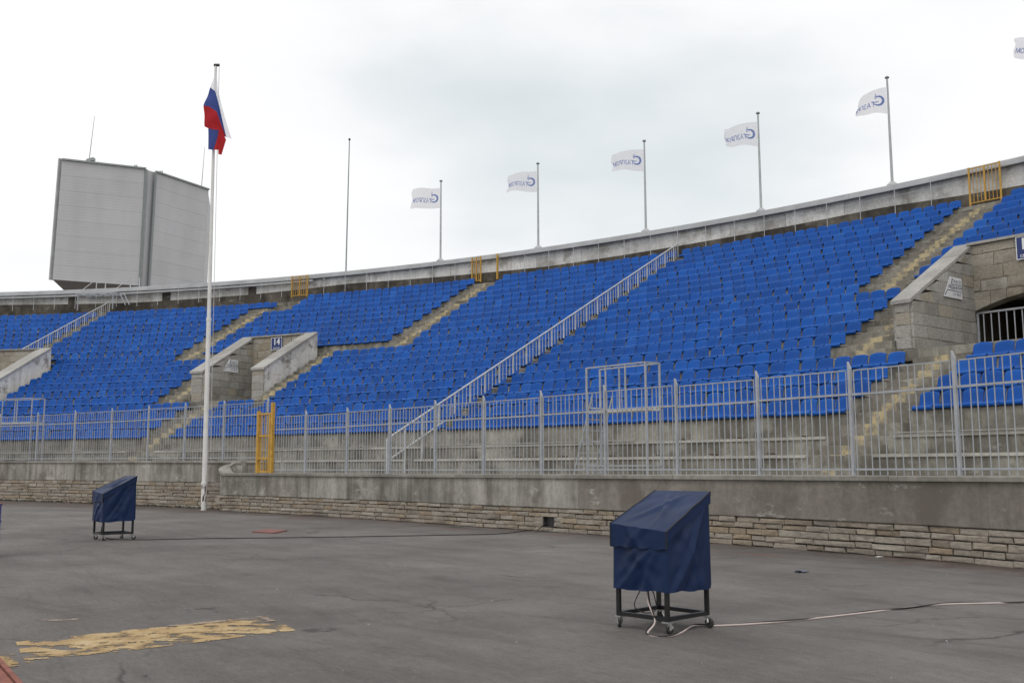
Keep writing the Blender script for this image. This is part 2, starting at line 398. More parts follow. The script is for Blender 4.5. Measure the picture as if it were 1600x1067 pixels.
# ------------------------------------------------------------------ perimeter wall at the foot of the stand
def wall_s(th): return interp(th, [28, 32, 35, 39, 42, 45.5, 49, 51, 52.4, 53], [0, .05, -.1, -.33, -.38, -.12, .15, .32, .47, .55])
def left_s(th): return interp(th, [50, 53.5, 55.4, 58.6, 63.3, 67.5, 74], [1.35, 1.4, 1.5, 1.95, 3.0, 4.0, 5.2])
def wall_z(th): return interp(th, [28, 33, 45, 51], [1.29, 1.265, 1.24, 1.24])
def left_z(th): return interp(th, [53.5, 56, 61, 66, 74], [1.64, 1.66, 1.68, 1.71, 1.75])
variants = []
for v in range(6):
    rnd = random.Random(v); j = lambda a: rnd.uniform(-a, a)
    q = MB()
    yb, yf, yi = .5, -.42, -.5
    rim = [(-.5, -.5), (.5, -.5), (.5, .5), (-.5, .5)]
    rim = [(x+j(.025), z+j(.05)) for x, z in rim]
    vs_ = [(x, yb, z) for x, z in rim]+[(x, yf+j(.03), z) for x, z in rim]+[(x*.9+j(.03), yi+j(.08), z*.78+j(.06)) for x, z in rim]
    fs = [(3, 2, 1, 0)]
    for a in range(4):
        b2 = (a+1) % 4; fs += [(a, b2, 4+b2, 4+a), (4+a, 4+b2, 8+b2, 8+a)]
    fs.append((8, 9, 10, 11)); q.add(vs_, fs)
    variants.append(q)
def block_set(mat, nm): return [mesh_of(nm, q, mat) for q in variants]
V_stone, V_block, V_rblock = block_set(M_stone, 'stone'), block_set(M_block, 'stone_block'), block_set(M_rblock, 'stone_block')
def lay_stones(root, t0, t1, sfun, ztop_fun, courses, lmin, lmax, limit, skip=None, seed=1):
    """courses of stones between the ground and ztop, nearest ones as parts, remainder joined"""
    rnd = random.Random(seed); lst = []
    hs = [rnd.uniform(.75, 1.3) for _ in range(courses)]; hs = [h_/sum(hs) for h_ in hs]
    for c in range(courses):
        t = t0+rnd.uniform(-.3, 0)
        while t < t1:
            L = rnd.uniform(lmin, lmax)*(1.35 if rnd.random() < .12 else 1); dt = math.degrees(L/(R0+sfun(t)))
            tm = t+dt/2; zt = ztop_fun(tm); h = zt*hs[c]; zc_ = zt*sum(hs[:c])+h/2
            dp = rnd.uniform(.10, .135)
            zj = rnd.uniform(-.006, .006)
            if not (skip and skip(tm, zc_)):
                lst.append((tm, sfun(tm), zc_+zj, L-rnd.uniform(.012, .024), h-rnd.uniform(.010, .020), dp, rnd.randrange(6)))
            t += dt
    lst.sort(key=lambda a: (P(a[0], a[1], 0)-EYE).length)
    rest = MB()
    for i, (tm, s, z, L, h, dp, v) in enumerate(lst):
        ctr = P(tm, s+.02+.06-dp/2+.055, z); rz = R(tm-90)
        slope = (sfun(tm+.2)-sfun(tm-.2))/(2*R(.2)*(R0+s)); rz2 = rz-math.atan(slope)
        if i < limit: inst('stone', V_stone[v], root, ctr, rz2, (L, dp, h))
        else:
            mm = Matrix.Translation(ctr) @ Matrix.Rotation(rz2, 4, 'Z') @ Matrix.Diagonal((L, dp, h, 1))
            rest.add([mm @ p for p in variants[v].v], variants[v].f)
    if rest.v: part('stone_courses', rest, M_stone, root, kind='stuff')
def vent_skip(t, z): return 39.62 < t < 40.18 and .1 < z < .36

fw = thing('perimeter_wall', P(40, 0, 0), 'long low concrete wall with limestone plinth below the nearer grey fence', 'wall')
T0, T1 = 26.5, 53.0
mb = MB(); mb.arc(T0, T1, lambda t: rect(wall_s(t)+.10, wall_s(t)+.40, -.2, .52)); part('plinth_core', mb, M_mortar, fw)
ts = [T0]
rp = random.Random(3)
for x in [28.8, 31.2, 33.4, 35.2, 37.5, 39.05, 41.3, 43.2, 45.4, 47.2, 49.3, 51.2, T1]: ts.append(x)
for a, b in zip(ts[:-1], ts[1:]):
    o_ = rp.uniform(-.0015, .0015)
    mb = MB(); mb.arc(a+.0015, b-.0015, lambda t: [(wall_s(t)+.015+o_, .515), (wall_s(t)+o_, .53), (wall_s(t)+o_, wall_z(t)-.085), (wall_s(t)+.36, wall_z(t)-.085), (wall_s(t)+.36, .515)], .6)
    part('concrete_panel', mb, M_wall2 if a < 38.5 else M_wall, fw)
for i in range(13):
    a, b = T0+i*(T1-T0)/13, T0+(i+1)*(T1-T0)/13; jz = rp.uniform(-.006, .006)
    mb = MB(); mb.arc(a+.004, b-.004, lambda t: [(wall_s(t)-.055, wall_z(t)-.083), (wall_s(t)-.06, wall_z(t)-.012+jz), (wall_s(t)-.045, wall_z(t)+jz), (wall_s(t)+.40, wall_z(t)+jz), (wall_s(t)+.40, wall_z(t)-.083)], .6)
    part('coping', mb, M_coping, fw)
lay_stones(fw, T0, T1, wall_s, lambda t: .513, 5, .26, .62, 290, vent_skip, 11)
mb = MB()
for a, b, z0, z1 in ((39.76, 40.06, .10, .115), (39.76, 40.06, .325, .34), (39.76, 39.78, .115, .325), (40.04, 40.06, .115, .325)):
    mb.arc(a, b, lambda t: rect(wall_s(t)+.03, wall_s(t)+.12, z0, z1))
mb.arc(39.77, 40.05, lambda t: rect(wall_s(t)+.095, wall_s(t)+.12, .1, .34))
part('vent_opening', mb, M_dark, fw)
for a, b in ((39.5, 39.755), (40.065, 40.32)):
    for z0 in (.112, .22):
        t = (a+b)/2; inst('stone', V_stone[int(a*7+z0*90) % 6], fw, P(t, wall_s(t)+.075, z0+.055), R(t-90), (.27, .12, .10))
# rounded end of the wall, its coping ramps up and curls back to the taller wall behind
endp = []
n = 18
for i in range(n+1):
    a = math.pi*i/n
    th = 53.0+.62*math.sin(a); s = 1.0-.45*math.cos(a); z = 1.24+(.40)*min(1, max(0, i/n-.05)*1.25)
    endp.append((P(th, s, 0), z))
def off_path(pts, d):
    out = []
    for i, p in enumerate(pts):
        t = (pts[min(i+1, len(pts)-1)]-pts[max(i-1, 0)]); t.z = 0; t.normalize(); nrm = Vector((t.y, -t.x, 0)); out.append(p+nrm*d)
    return out
pp = [p for p, z in endp]; zz = [z for p, z in endp]
sgn = 1 if (off_path(pp, .1)[n//2]-P(53.0, 1.0, 0)).length > (pp[n//2]-P(53.0, 1.0, 0)).length else -1
outp, inn, oc, ic = off_path(pp, 0), off_path(pp, -sgn*.30), off_path(pp, sgn*.06), off_path(pp, -sgn*.36)
Z = lambda p, z: Vector((p.x, p.y, z))
mb = MB(); mb.sweep([[Z(outp[i], .515), Z(outp[i], zz[i]-.085), Z(inn[i], zz[i]-.085), Z(inn[i], .515)] for i in range(n+1)]); part('concrete_panel', mb, M_wall, fw)
mb = MB(); mb.sweep([[Z(oc[i], zz[i]-.083), Z(oc[i], zz[i]), Z(ic[i], zz[i]), Z(ic[i], zz[i]-.083)] for i in range(n+1)]); part('coping', mb, M_coping, fw)
core = off_path(pp, -sgn*.10)
mb = MB(); mb.sweep([[Z(core[i], -.2), Z(core[i], .514), Z(inn[i], .514), Z(inn[i], -.2)] for i in range(n+1)]); part('plinth_core', mb, M_mortar, fw)
for c in range(5):
    i = 0.0 + .35*(c % 2)
    while i < n-1:
        w = rp.uniform(1.6, 3.0); j0, j1 = i, min(n, i+w)
        def lp(arr, x):
            k = min(int(x), n-1); return arr[k].lerp(arr[k+1], x-k)
        a, b = lp(outp, j0), lp(outp, j1); mid = (a+b)/2; d = b-a
        ang = math.atan2(d.y, d.x)
        if sgn > 0: pass
        nrm = Vector((d.y, -d.x, 0)).normalized()
        rz = math.atan2(-nrm.x*-1, nrm.y*-1) if False else ang
        # local -y must look outwards
        o_dir = Vector((math.sin(ang), -math.cos(ang), 0))
        if o_dir.dot(mid-P(53, 1.0, 0)) < 0: rz = ang+math.pi
        inw = (P(53.0, 1.0, 0)-mid).normalized()
        inst('stone', V_stone[rp.randrange(6)], fw, Z(mid+inw*.075, c*.1026+.0513), rz, (d.length-.012, .12, .09))
        i += w

lw = thing('perimeter_wall', P(62, left_s(62), 0), 'taller concrete wall with limestone plinth behind the white flagpole at the left', 'wall')
mb = MB(); mb.arc(52.2, 73, lambda t: rect(left_s(t)+.10, left_s(t)+.42, -.2, .90)); part('plinth_core', mb, M_mortar, lw)
tl = [52.2, 54.4, 56.9, 59.0, 61.4, 63.6, 66.0, 68.2, 70.6, 73]
for a, b in zip(tl[:-1], tl[1:]):
    mb = MB(); mb.arc(a+.004, b-.004, lambda t: [(left_s(t)+.015, .90), (left_s(t), .915), (left_s(t), left_z(t)-.075), (left_s(t)+.38, left_z(t)-.075), (left_s(t)+.38, .90)], .6); part('concrete_panel', mb, M_wall, lw)
    mb = MB(); mb.arc(a+.004, b-.004, lambda t: rect(left_s(t)-.06, left_s(t)+.42, left_z(t)-.073, left_z(t)), .6); part('coping', mb, M_coping, lw)
lay_stones(lw, 53.3, 72.5, left_s, lambda t: .90, 7, .34, .85, 290, None, 21)
# rubble and dirt heaped along the foot of the left wall
mb = MB(); rnd = random.Random(5)
for i in range(230):
    t = rnd.uniform(53.9, 70); s = left_s(t)-abs(rnd.gauss(0, .16))+.03; r_ = rnd.uniform(.02, .075)
    c_ = P(t, s, r_*.3); a = rnd.uniform(0, 3)
    mb.hexa([c_+Vector((x*r_*math.cos(a)-y*r_*math.sin(a), x*r_*math.sin(a)+y*r_*math.cos(a), z*r_*rnd.uniform(.4, .8))) for x, y, z in ((-1, -1, -1), (1.2, -1, -1), (1, 1, -1), (-1, .8, -1), (-.7, -.7, 1), (.8, -.6, 1), (.6, .7, 1), (-.7, .6, 1))])
solo('rubble', mb, M_mortar, 'dark crumbled mortar and dirt along the foot of the left wall', None, None, 'stuff')
mb = MB(); p0 = P(54.05, left_s(54.05)-.02, 1.32)
er = (P(54, 2, 0)-P(54, 1, 0)).normalized()
mb.tube([p0, p0-er*.10], .075, 14); mb.tube([p0-er*.10, p0-er*.13], [.05, .05], 12)
part('round_fitting', mb, M_galv, lw)

# ------------------------------------------------------------------ seating terrace
VOM = [(36.95, 2.0, 34.95), (63.5, 1.75, 61.75), (76.55, 1.75, 74.8)]     # centre, outer half width in degrees
def cut(k, segs):
    if 6 <= k <= 10:
        for c, h, _ in VOM:
            out = []
            for a, b in segs:
                if c-h <= a and b <= c+h: continue
                if b <= c-h or a >= c+h: out.append((a, b)); continue
                if a < c-h: out.append((a, c-h))
                if b > c+h: out.append((c+h, b))
            segs = out
    return segs
terr = thing('grandstand_terrace', P(50, 8, 0), 'stained concrete terrace steps that carry the rows of blue seats', 'grandstand')
TA, TB = 25.0, 90.0
mb = MB(); mb.arc(TA, TB, lambda t: rect(max(.3, left_s(t)+.35) if t > 53.2 else .3+max(0, wall_s(t)), 6.5, .6, .95)); part('lower_walkway', mb, M_terrace, terr)
for k in range(-1, 22):
    zt = tread(k); z0 = tread(k-1)-.25
    s0 = {0: 7.09, -1: 6.22}.get(k, sk(k)+.10)
    s1 = sk(k+1)+.2 if k >= 0 else 7.3
    if k == 21: s1 = 26.6
    mb = MB()
    for a, b in cut(k, [(TA, TB)]): mb.arc(a, b, [(s0, z0), (s0-.006, zt-.02), (s0+.015, zt), (s1, zt), (s1, z0)])
    part('terrace_step', mb, M_terrace, terr)
for c, h, _ in VOM:      # landing and roof at the entrances
    mb = MB(); mb.arc(c-h, c+h, rect(11.3, 24, 4.35, 4.66)); part('landing', mb, M_terrace, terr)
    mb = MB(); mb.arc(c-h+.5, c+h-.5, rect(16.42, 17.0, 7.5, 8.30)); part('entrance_roof', mb, M_terrace, terr)

# ------------------------------------------------------------------ seats
BL = {}   # row -> list of (theta_lo, theta_hi, block, side from which seats are counted)
def rows():
    for k in range(1, 22):
        L = []
        if k <= 4: L += [(29.0, 36.63, 'E'), (38.08, 50.52, 'D'), (50.72, 62.86, 'C'), (64.24, 84.0, 'B')]
        elif k == 5: L += [(40.25, 50.52, 'D'), (50.72, 60.76, 'C'), (66.35, 84.0, 'B')]
        elif k <= 10: L += [(29.5, 34.6, 'E'), (40.25, 50.52, 'D'), (50.72, 60.8, 'C'), (66.4, 74.5, 'B')]
        elif k == 11: L += [(41.65, 50.52, 'D'), (50.72, 57.66, 'C'), (68.9, 74.9, 'B')]
        else:
            L += [(33.0, 40.4, 'E'), (41.65, 50.52, 'D'), (50.72, 57.8, 'C')]
            L += [(59.02, 66.85 if k >= 19 else 67.88, 'K')]
            bl = {12: 75.5}.get(k, 76.5)
            if k <= 20: L += [(67.97 if k == 20 else 69.0, bl, 'B')]
            if 13 <= k <= 20: L += [(76.95, 85.0, 'A')]
        yield k, L
SW = .5417
def seat_mesh(seed):
    r_ = random.Random(seed); q = MB()
    prof = [(-.005, -.035), (-.02, 0), (.0, .035), (.06, .05), (.20, .03), (.31, .035), (.355, .075), (.375, .16), (.395, .27), (.408, .372), (.425, .402), (.462, .400), (.468, .375)]
    cols = [-1, -.86, -.4, 0, .4, .86, 1]
    hw_ = SW*.486
    top = []
    for (y, z) in prof:
        row = []
        for c in cols:
            zz_, yy = z, y
            x = c*hw_
            if z > .07 and True: yy -= .035*c*c-.0; x *= 1-.05*(z/.4)     # dished back
            if .03 <= z < .06 and y > .03: zz_ += .02*c*c
            if z > .35: zz_ -= .055*abs(c)**6+.012*c*c
            elif z > .25: zz_ -= .01*abs(c)**4
            row.append((x, yy, zz_))
        top.append(row)
    back = [[(x, y+.022, z-.022 if z < .1 else z-.004) for x, y, z in row] for row in top]
    nr, nc = len(prof), len(cols)
    vs_ = [p for row in top for p in row]+[p for row in back for p in row]; o = nr*nc; fs = []
    for i in range(nr-1):
        for j in range(nc-1):
            a = i*nc+j; fs.append((a, a+1, a+nc+1, a+nc)); fs.append((o+a+nc, o+a+nc+1, o+a+1, o+a))
    for i in range(nr-1):
        a = i*nc; fs.append((a, a+nc, o+a+nc, o+a)); a = i*nc+nc-1; fs.append((a+nc, a, o+a, o+a+nc))
    for j in range(nc-1):
        fs.append((j+1, j, o+j, o+j+1)); a = (nr-1)*nc+j; fs.append((a, a+1, o+a+1, o+a))
    q.add(vs_, fs); return q
seat_q = seat_mesh(0); seat_me = mesh_of('stadium_seat', seat_q, M_seat, None, True)
M_rim = plain('worn_highlit_seat_edge', (.17, .27, .53), .5, 0, .4, 5)  # worn top edges, lightened further so the rim highlight is in the colour
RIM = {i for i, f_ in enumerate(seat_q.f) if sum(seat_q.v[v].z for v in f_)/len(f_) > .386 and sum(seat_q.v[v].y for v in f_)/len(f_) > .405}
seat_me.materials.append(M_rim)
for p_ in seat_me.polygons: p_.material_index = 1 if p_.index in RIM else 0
ORD = ['', 'first', 'second', 'third', 'fourth', 'fifth', 'sixth', 'seventh', 'eighth', 'ninth', 'tenth', 'eleventh', 'twelfth', 'thirteenth', 'fourteenth', 'fifteenth', 'sixteenth', 'seventeenth', 'eighteenth', 'nineteenth', 'twentieth']
def ordinal(n):
    if n <= 20: return ORD[n]
    tens = {2: ('twenty', 'twentieth'), 3: ('thirty', 'thirtieth'), 4: ('forty', 'fortieth'), 5: ('fifty', 'fiftieth')}[n//10]
    return tens[1] if n % 10 == 0 else tens[0]+'-'+ORD[n % 10]
def to_px(p):
    d = p-EYE; z = d.dot(CF); return 800+FPX*d.dot(CR)/z, 533.5-FPX*d.dot(CU)/z, z
seats = []
rs_ = random.Random(17)
for k, L in rows():
    rad = R0+sk(k)+.2; dth = math.degrees(SW/rad)
    for a, b, blk in L:
        cnt = int((b-a+.15*dth)/dth); 
        dth = (b-a)/cnt
        for i in range(cnt):
            th = (a+(i+.5)*dth) if blk in 'DCBKA' and blk != 'E' else (b-(i+.5)*dth)
            th0 = th
            if blk == 'B': th = a+(i+.5)*dth
            if blk == 'C' and k >= 5: th = b-(i+.5)*dth
            if blk == 'C' and k < 5: th = b-(i+.5)*dth
            rn = rs_.random()
            if rn < .0008 and k > 3 and i > 2: continue       # a seat gone here and there
            x, y, z = to_px(P(th, sk(k), zk(k)+.2))
            seats.append(dict(k=k, i=i+1, blk=blk, th=th+rs_.gauss(0, .007), z=z, vis=(0 < x < 1600), dz=rs_.gauss(0, .006), ds=rs_.gauss(0, .008), tilt=rs_.gauss(0, .022), yaw=rs_.gauss(0, .02)))
vis = [s for s in seats if s['vis']]
near = sorted([s for s in vis if s['blk'] in 'DE'], key=lambda s: s['z'])[:300]
for s in near: s['solo'] = True
import numpy as np
sv = np.array([tuple(v) for v in seat_q.v]); sf = seat_q.f
allv, allf = [], []
used = {}
for s in seats:
    th, k = s['th'], s['k']
    loc = P(th, sk(k)+s['ds'], zk(k)+s['dz']); rz = R(th-90)+s['yaw']
    if s.get('solo'):
        side = {'D': 'left of the right-hand stairs', 'E': 'right of the right-hand stairs'}[s['blk']]
        rw = 'bottom row' if k == 1 else ORD[k]+' row up' if k < 12 else ordinal(k)+' row up'
        lb = f'blue plastic seat in the {rw}, {ordinal(s["i"])} {side}'
        o = bpy.data.objects.new('stadium_seat', seat_me); COL.objects.link(o); o.location = loc; o.rotation_euler = (s['tilt'], 0, rz)
        tag(o, lb, 'seat', 'blue seats on the terrace')
    else:
        mm = np.array(Matrix.Translation(loc) @ Matrix.Rotation(rz, 4, 'Z') @ Matrix.Rotation(s['tilt'], 4, 'X'))
        b0 = len(allv)*len(sv)
        allv.append(sv @ mm[:3, :3].T+mm[:3, 3]); allf += [tuple(b0+i for i in f) for f in sf]
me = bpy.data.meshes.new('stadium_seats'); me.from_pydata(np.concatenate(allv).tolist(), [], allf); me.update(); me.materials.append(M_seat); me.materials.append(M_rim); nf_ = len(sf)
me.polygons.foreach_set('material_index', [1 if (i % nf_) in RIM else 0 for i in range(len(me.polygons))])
me.polygons.foreach_set('use_smooth', [True]*len(me.polygons))
o = bpy.data.objects.new('stadium_seats', me); COL.objects.link(o)
tag(o, 'mass of blue plastic seats filling the middle, upper and left rows of the stand', 'seats', 'blue seats on the terrace', 'stuff')
for k, (a, b) in [(kk, ab) for kk in (0, -1) for ab in ((29, 36.6), (38.1, 44.5), (44.55, 50.4), (50.8, 56.0), (56.1, 62.8), (64.3, 71))]:
    mb = MB(); s0_ = {0: 7.09, -1: 6.22}[k]; mb.arc(a, b, rect(s0_-.05, s0_+.3, zk(k)-.06, zk(k)+.012), .7); part('step_slab', mb, M_slab, terr)
# bench strips that the seats are bolted to
for k, L in rows():
    for a, b, blk in L:
        mb = MB(); mb.arc(a-.12, b+.12, rect(sk(k)+.07, sk(k)+.34, zk(k)-.046, zk(k)-.024)); part('bench_strip', mb, M_bench, terr)
for a, b in ((31.0, 36.6), (43.2, 50.3), (52.9, 55.9), (56.2, 62.4), (64.6, 72)):
    mb = MB(); mb.arc(a, b, rect(6.99, 7.20, zk(0)+.035, zk(0)+.062), .5); part('bench_strip', mb, M_bench, terr)
for th in [31.4, 33.1, 34.9, 38.9, 40.4, 41.9, 43.4, 44.9, 46.5, 48.1, 49.7, 51.3, 53.1, 55.0, 57.0, 59.2]:
    mb = MB(); a = P(th-.10, 6.20, zk(-1)+.045); b = P(th+.12, 6.26, zk(-1)+.06)
    mb.bar(a, b, .09, .035); part('bracket', mb, M_rust, terr)
for th in [38.6, 40.2, 41.8, 44.0, 49.0, 51.4, 53.4]:
    mb = MB(); mb.bar(P(th-.08, 7.06, zk(0)+.028), P(th+.10, 7.12, zk(0)+.04), .08, .035); part('bracket', mb, M_rust, terr)

# ------------------------------------------------------------------ stair flights
def flight(label, t0, t1, k0, k1, grp='stair flights with yellow stripes'):
    tm = (t0+t1)/2; st = thing('stair_flight', P(tm, sk(k0), tread(k0)), label, 'stairs', grp)
    rnd = random.Random(int(tm*10)+k0)
    for k in range(k0, k1+1):
        zb = tread(k-1); zt = tread(k)
        s0 = {0: 7.09, -1: 6.22}.get(k, sk(k)+.10)
        for half in (0, 1):
            z1 = zb+(zt-zb)*.5 if half == 0 else zt+.012
            a = s0-.42 if half == 0 else s0-.012
            bq = s0-.0 if half == 0 else s0+.44
            z_0 = zb-.1
            half_w = R(t1-t0)/2*(R0+a)
            q = MB(); j = lambda w: rnd.uniform(-w, w)
            e1, e2 = j(.03), j(.03)
            q.hexa([(-half_w+e1, 0, z_0-z1), (half_w+e2, 0, z_0-z1), (half_w+e2, bq-a, z_0-z1), (-half_w+e1, bq-a, z_0-z1),
                    (-half_w+e1, j(.012), j(.008)), (half_w+e2, j(.012), j(.008)), (half_w+e2, bq-a, 0), (-half_w+e1, bq-a, 0)])
            inst('step', mesh_of('step', q, M_step), st, P(tm, a, z1), R(tm-90))
flight('lower yellow-striped stair flight rising from the fence to the right-hand entrance', 36.72, 38.02, -1, 5)
flight('stair flight climbing beside the left wing wall of the right-hand entrance', 39.0, 40.18, 6, 11)
flight('upper stair flight rising to the closed yellow gate at the right', 40.5, 41.58, 12, 21)
flight('lower yellow-striped stair flight behind the left fence, below the section 14 entrance', 62.95, 64.18, -1, 5)
flight('stair flight climbing outside the left wing wall of the section 14 entrance', 65.3, 66.32, 6, 11)
flight('upper stair flight rising to the yellow gate at the far left', 67.98, 68.92, 12, 21)
flight('stair flight climbing beside the flaking white wall of the section 14 entrance', 60.84, 61.7, 6, 11)
flight('upper stair flight in the middle of the stand, rising to the open yellow gate', 57.9, 58.95, 12, 21)

# ------------------------------------------------------------------ entrances (vomitories)
def entrance(c, hi, ho, label, outer_plaster, grille, detail):
    root = thing('stand_entrance', P(c, 12.5, 4.66), label, 'entrance', 'stone entrances in the stand')
    F0, B0, ZF, ZB = 12.5, 16.3, 6.27, 8.37
    zt = lambda s: ZF+(ZB-ZF)*(s-F0)/(B0-F0)
    rnd = random.Random(int(c))
    for sg in (1, -1):
        a, b = c+sg*hi, c+sg*ho; lo, h2 = min(a, b), max(a, b)
        q = MB(); q.hexa([P(lo+.03, F0+.04, 3.9), P(h2-.03, F0+.04, 3.9), P(h2-.03, B0+.3, 3.9), P(lo+.03, B0+.3, 3.9), P(lo+.03, F0+.04, zt(F0+.04)-.02), P(h2-.03, F0+.04, zt(F0+.04)-.02), P(h2-.03, B0+.3, zt(B0+.3)-.02), P(lo+.03, B0+.3, zt(B0+.3)-.02)])
        part('wing_wall', q, M_plaster if (sg < 0 and outer_plaster) else M_joint, root)
        q = MB()
        if sg < 0 and outer_plaster:
            pass
        # sloping coping in slabs
        nseg = 4
        for i in range(nseg):
            s0 = F0-.10+(B0+.15-F0+.10)*i/nseg+.004; s1 = F0-.10+(B0+.15-F0+.10)*(i+1)/nseg-.004
            q = MB(); q.hexa([P(lo-.06, s0, zt(s0)-.02), P(h2+.06, s0, zt(s0)-.02), P(h2+.06, s1, zt(s1)-.02), P(lo-.06, s1, zt(s1)-.02), P(lo-.06, s0, zt(s0)+.09), P(h2+.06, s0, zt(s0)+.09), P(h2+.06, s1, zt(s1)+.09), P(lo-.06, s1, zt(s1)+.09)])
            part('coping', q, M_wing, root)
        # facing blocks: inner faces (both), front faces
        ch = .37
        for face in ('inner', 'front', 'outer'):
            if face == 'outer' and (outer_plaster and sg < 0): continue
            z = 4.45 if face != 'outer' else 4.3; row = 0
            while z < ZB:
                if face == 'front':
                    z1 = min(z+ch, ZF-.03)
                    if z1-z > .1:
                        w_ = R(h2-lo)*(R0+F0)
                        inst('stone_block', V_block[rnd.randrange(6)], root, P((lo+h2)/2, F0+.02, (z+z1)/2), R((lo+h2)/2-90), (w_-.004, .09, z1-z-.012))
                else:
                    th = a-sg*.02 if face == 'inner' else b+sg*.005
                    s = F0+.02-(.35 if row % 2 else 0)
                    while s < B0:
                        L = rnd.uniform(.55, .95); s0 = max(s, F0+.02); s1 = min(s+L, B0)
                        if zt(s0)-.03 < z+.02: s0 = F0+(z+.055-ZF)/(ZB-ZF)*(B0-F0)
                        zcap = zt(s0)-.03
                        z1 = min(z+ch, zcap)
                        # trim blocks under the slope into shorter pieces
                        if s1-s0 > .05 and z1-z > .02:
                            # shape: custom prism when the slope would leave a gap
                            zc2 = min(z+ch, zt(s1)-.03)
                            q = MB(); e1 = .012; t_in, t_out = th-sg*.045, th+sg*.03
                            if face == 'outer': t_in, t_out = th+sg*.045, th-sg*.03
                            jj = [rnd.uniform(-.008, .008) for _ in range(4)]
                            q.hexa([P(t_in+jj[0], s0+e1/2, z+e1/2), P(t_in+jj[1], s1-e1/2, z+e1/2), P(t_out, s1-e1/2, z+e1/2), P(t_out, s0+e1/2, z+e1/2),
                                    P(t_in+jj[2], s0+e1/2, z1-e1/2), P(t_in+jj[3], s1-e1/2, zc2-e1/2), P(t_out, s1-e1/2, zc2-e1/2), P(t_out, s0+e1/2, z1-e1/2)])
                            part('stone_block', q, M_block, root)
                        s += L
                z += ch; row += 1
    # back wall with a flat arch
    za = lambda t: 6.27+.45*(1-((t-c)/hi)**2)
    q = MB(); N = 24
    for i in range(N):
        t0 = c-hi-.1+(2*hi+.2)*i/N; t1 = c-hi-.1+(2*hi+.2)*(i+1)/N
        f = lambda t: za(max(c-hi, min(c+hi, t)))
        q.hexa([P(t0, B0, f(t0)), P(t1, B0, f(t1)), P(t1, B0+.5, f(t1)), P(t0, B0+.5, f(t0)), P(t0, B0, ZB+.05), P(t1, B0, ZB+.05), P(t1, B0+.5, ZB+.05), P(t0, B0+.5, ZB+.05)])
    part('back_wall', q, M_rblock, root)
    q = MB(); q.arc(c-hi-.02, c+hi+.02, rect(B0-.14, B0+.5, ZB+.053, ZB+.135), .5); part('back_coping', q, M_wing, root)
    z = 6.9; row = 0
    hh = [.36, .44, .40, .30]
    while z < ZB-.02 and row < 5:
        z1 = min(z+hh[row % 4], ZB+.04); t = c-hi-(.2 if row % 2 else 0)
        while t < c+hi:
            dt = math.degrees(rnd.uniform(.7, 1.15)/(R0+B0)); a, b = max(t, c-hi+.01), min(t+dt, c+hi-.01)
            if b-a > .12: inst('stone_block', V_rblock[rnd.randrange(6)], root, P((a+b)/2, B0-.005, (z+z1)/2), R((a+b)/2-90), (R(b-a)*(R0+B0)-.012, .08, z1-z-.012))
            t += dt
        z = z1; row += 1
    # voussoir-like blocks between arch and courses
    t = c-hi
    while t < c+hi-.05:
        dt = min(.36, c+hi-t); zb = max(za(t), za(t+dt))+.01; 
        q = MB(); q.hexa([P(t+.006, B0-.035, za(t)+.004), P(t+dt-.006, B0-.035, za(t+dt)+.004), P(t+dt-.006, B0+.05, za(t+dt)+.004), P(t+.006, B0+.05, za(t)+.004), P(t+.006, B0-.035, 6.89), P(t+dt-.006, B0-.035, 6.89), P(t+dt-.006, B0+.05, 6.89), P(t+.006, B0+.05, 6.89)])
        part('stone_block', q, M_rblock, root); t += dt
    # tunnel behind
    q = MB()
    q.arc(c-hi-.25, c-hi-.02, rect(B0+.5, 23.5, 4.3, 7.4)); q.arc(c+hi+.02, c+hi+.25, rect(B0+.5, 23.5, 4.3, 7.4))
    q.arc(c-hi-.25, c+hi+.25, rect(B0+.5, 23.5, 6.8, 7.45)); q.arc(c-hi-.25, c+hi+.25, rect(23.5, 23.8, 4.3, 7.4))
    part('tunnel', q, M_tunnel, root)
    # barred gate
    q = MB(); sg_ = B0+.12
    q.bar(P(c-hi+.05, sg_, 6.24), P(c+hi-.05, sg_, 6.24), .06); q.bar(P(c-hi+.05, sg_, 4.74), P(c+hi-.05, sg_, 4.74), .06)
    for t in (c-hi+.06, c, c+hi-.06): q.bar(P(t, sg_, 4.70), P(t, sg_, 6.24), .07)
    gt = part('barred_gate', q, M_galv, root)
    t = c-hi+.22
    while t < c+hi-.15:
        q = MB(); q.bar(P(t, sg_, 4.76), P(t, sg_, 6.22), .032); part('bar', q, M_galv, gt); t += .17
    return root
entrance(36.95, 1.65, 2.0, 'large stone entrance bay with barred arched gateway at the right edge', False, True, True)
entrance(63.5, 1.22, 1.73, 'stone entrance bay of section 14 with two sloping wing walls, left of centre', True, False, True)
entrance(76.55, 1.22, 1.73, 'stone entrance bay cut by the left edge of the picture', True, False, False)

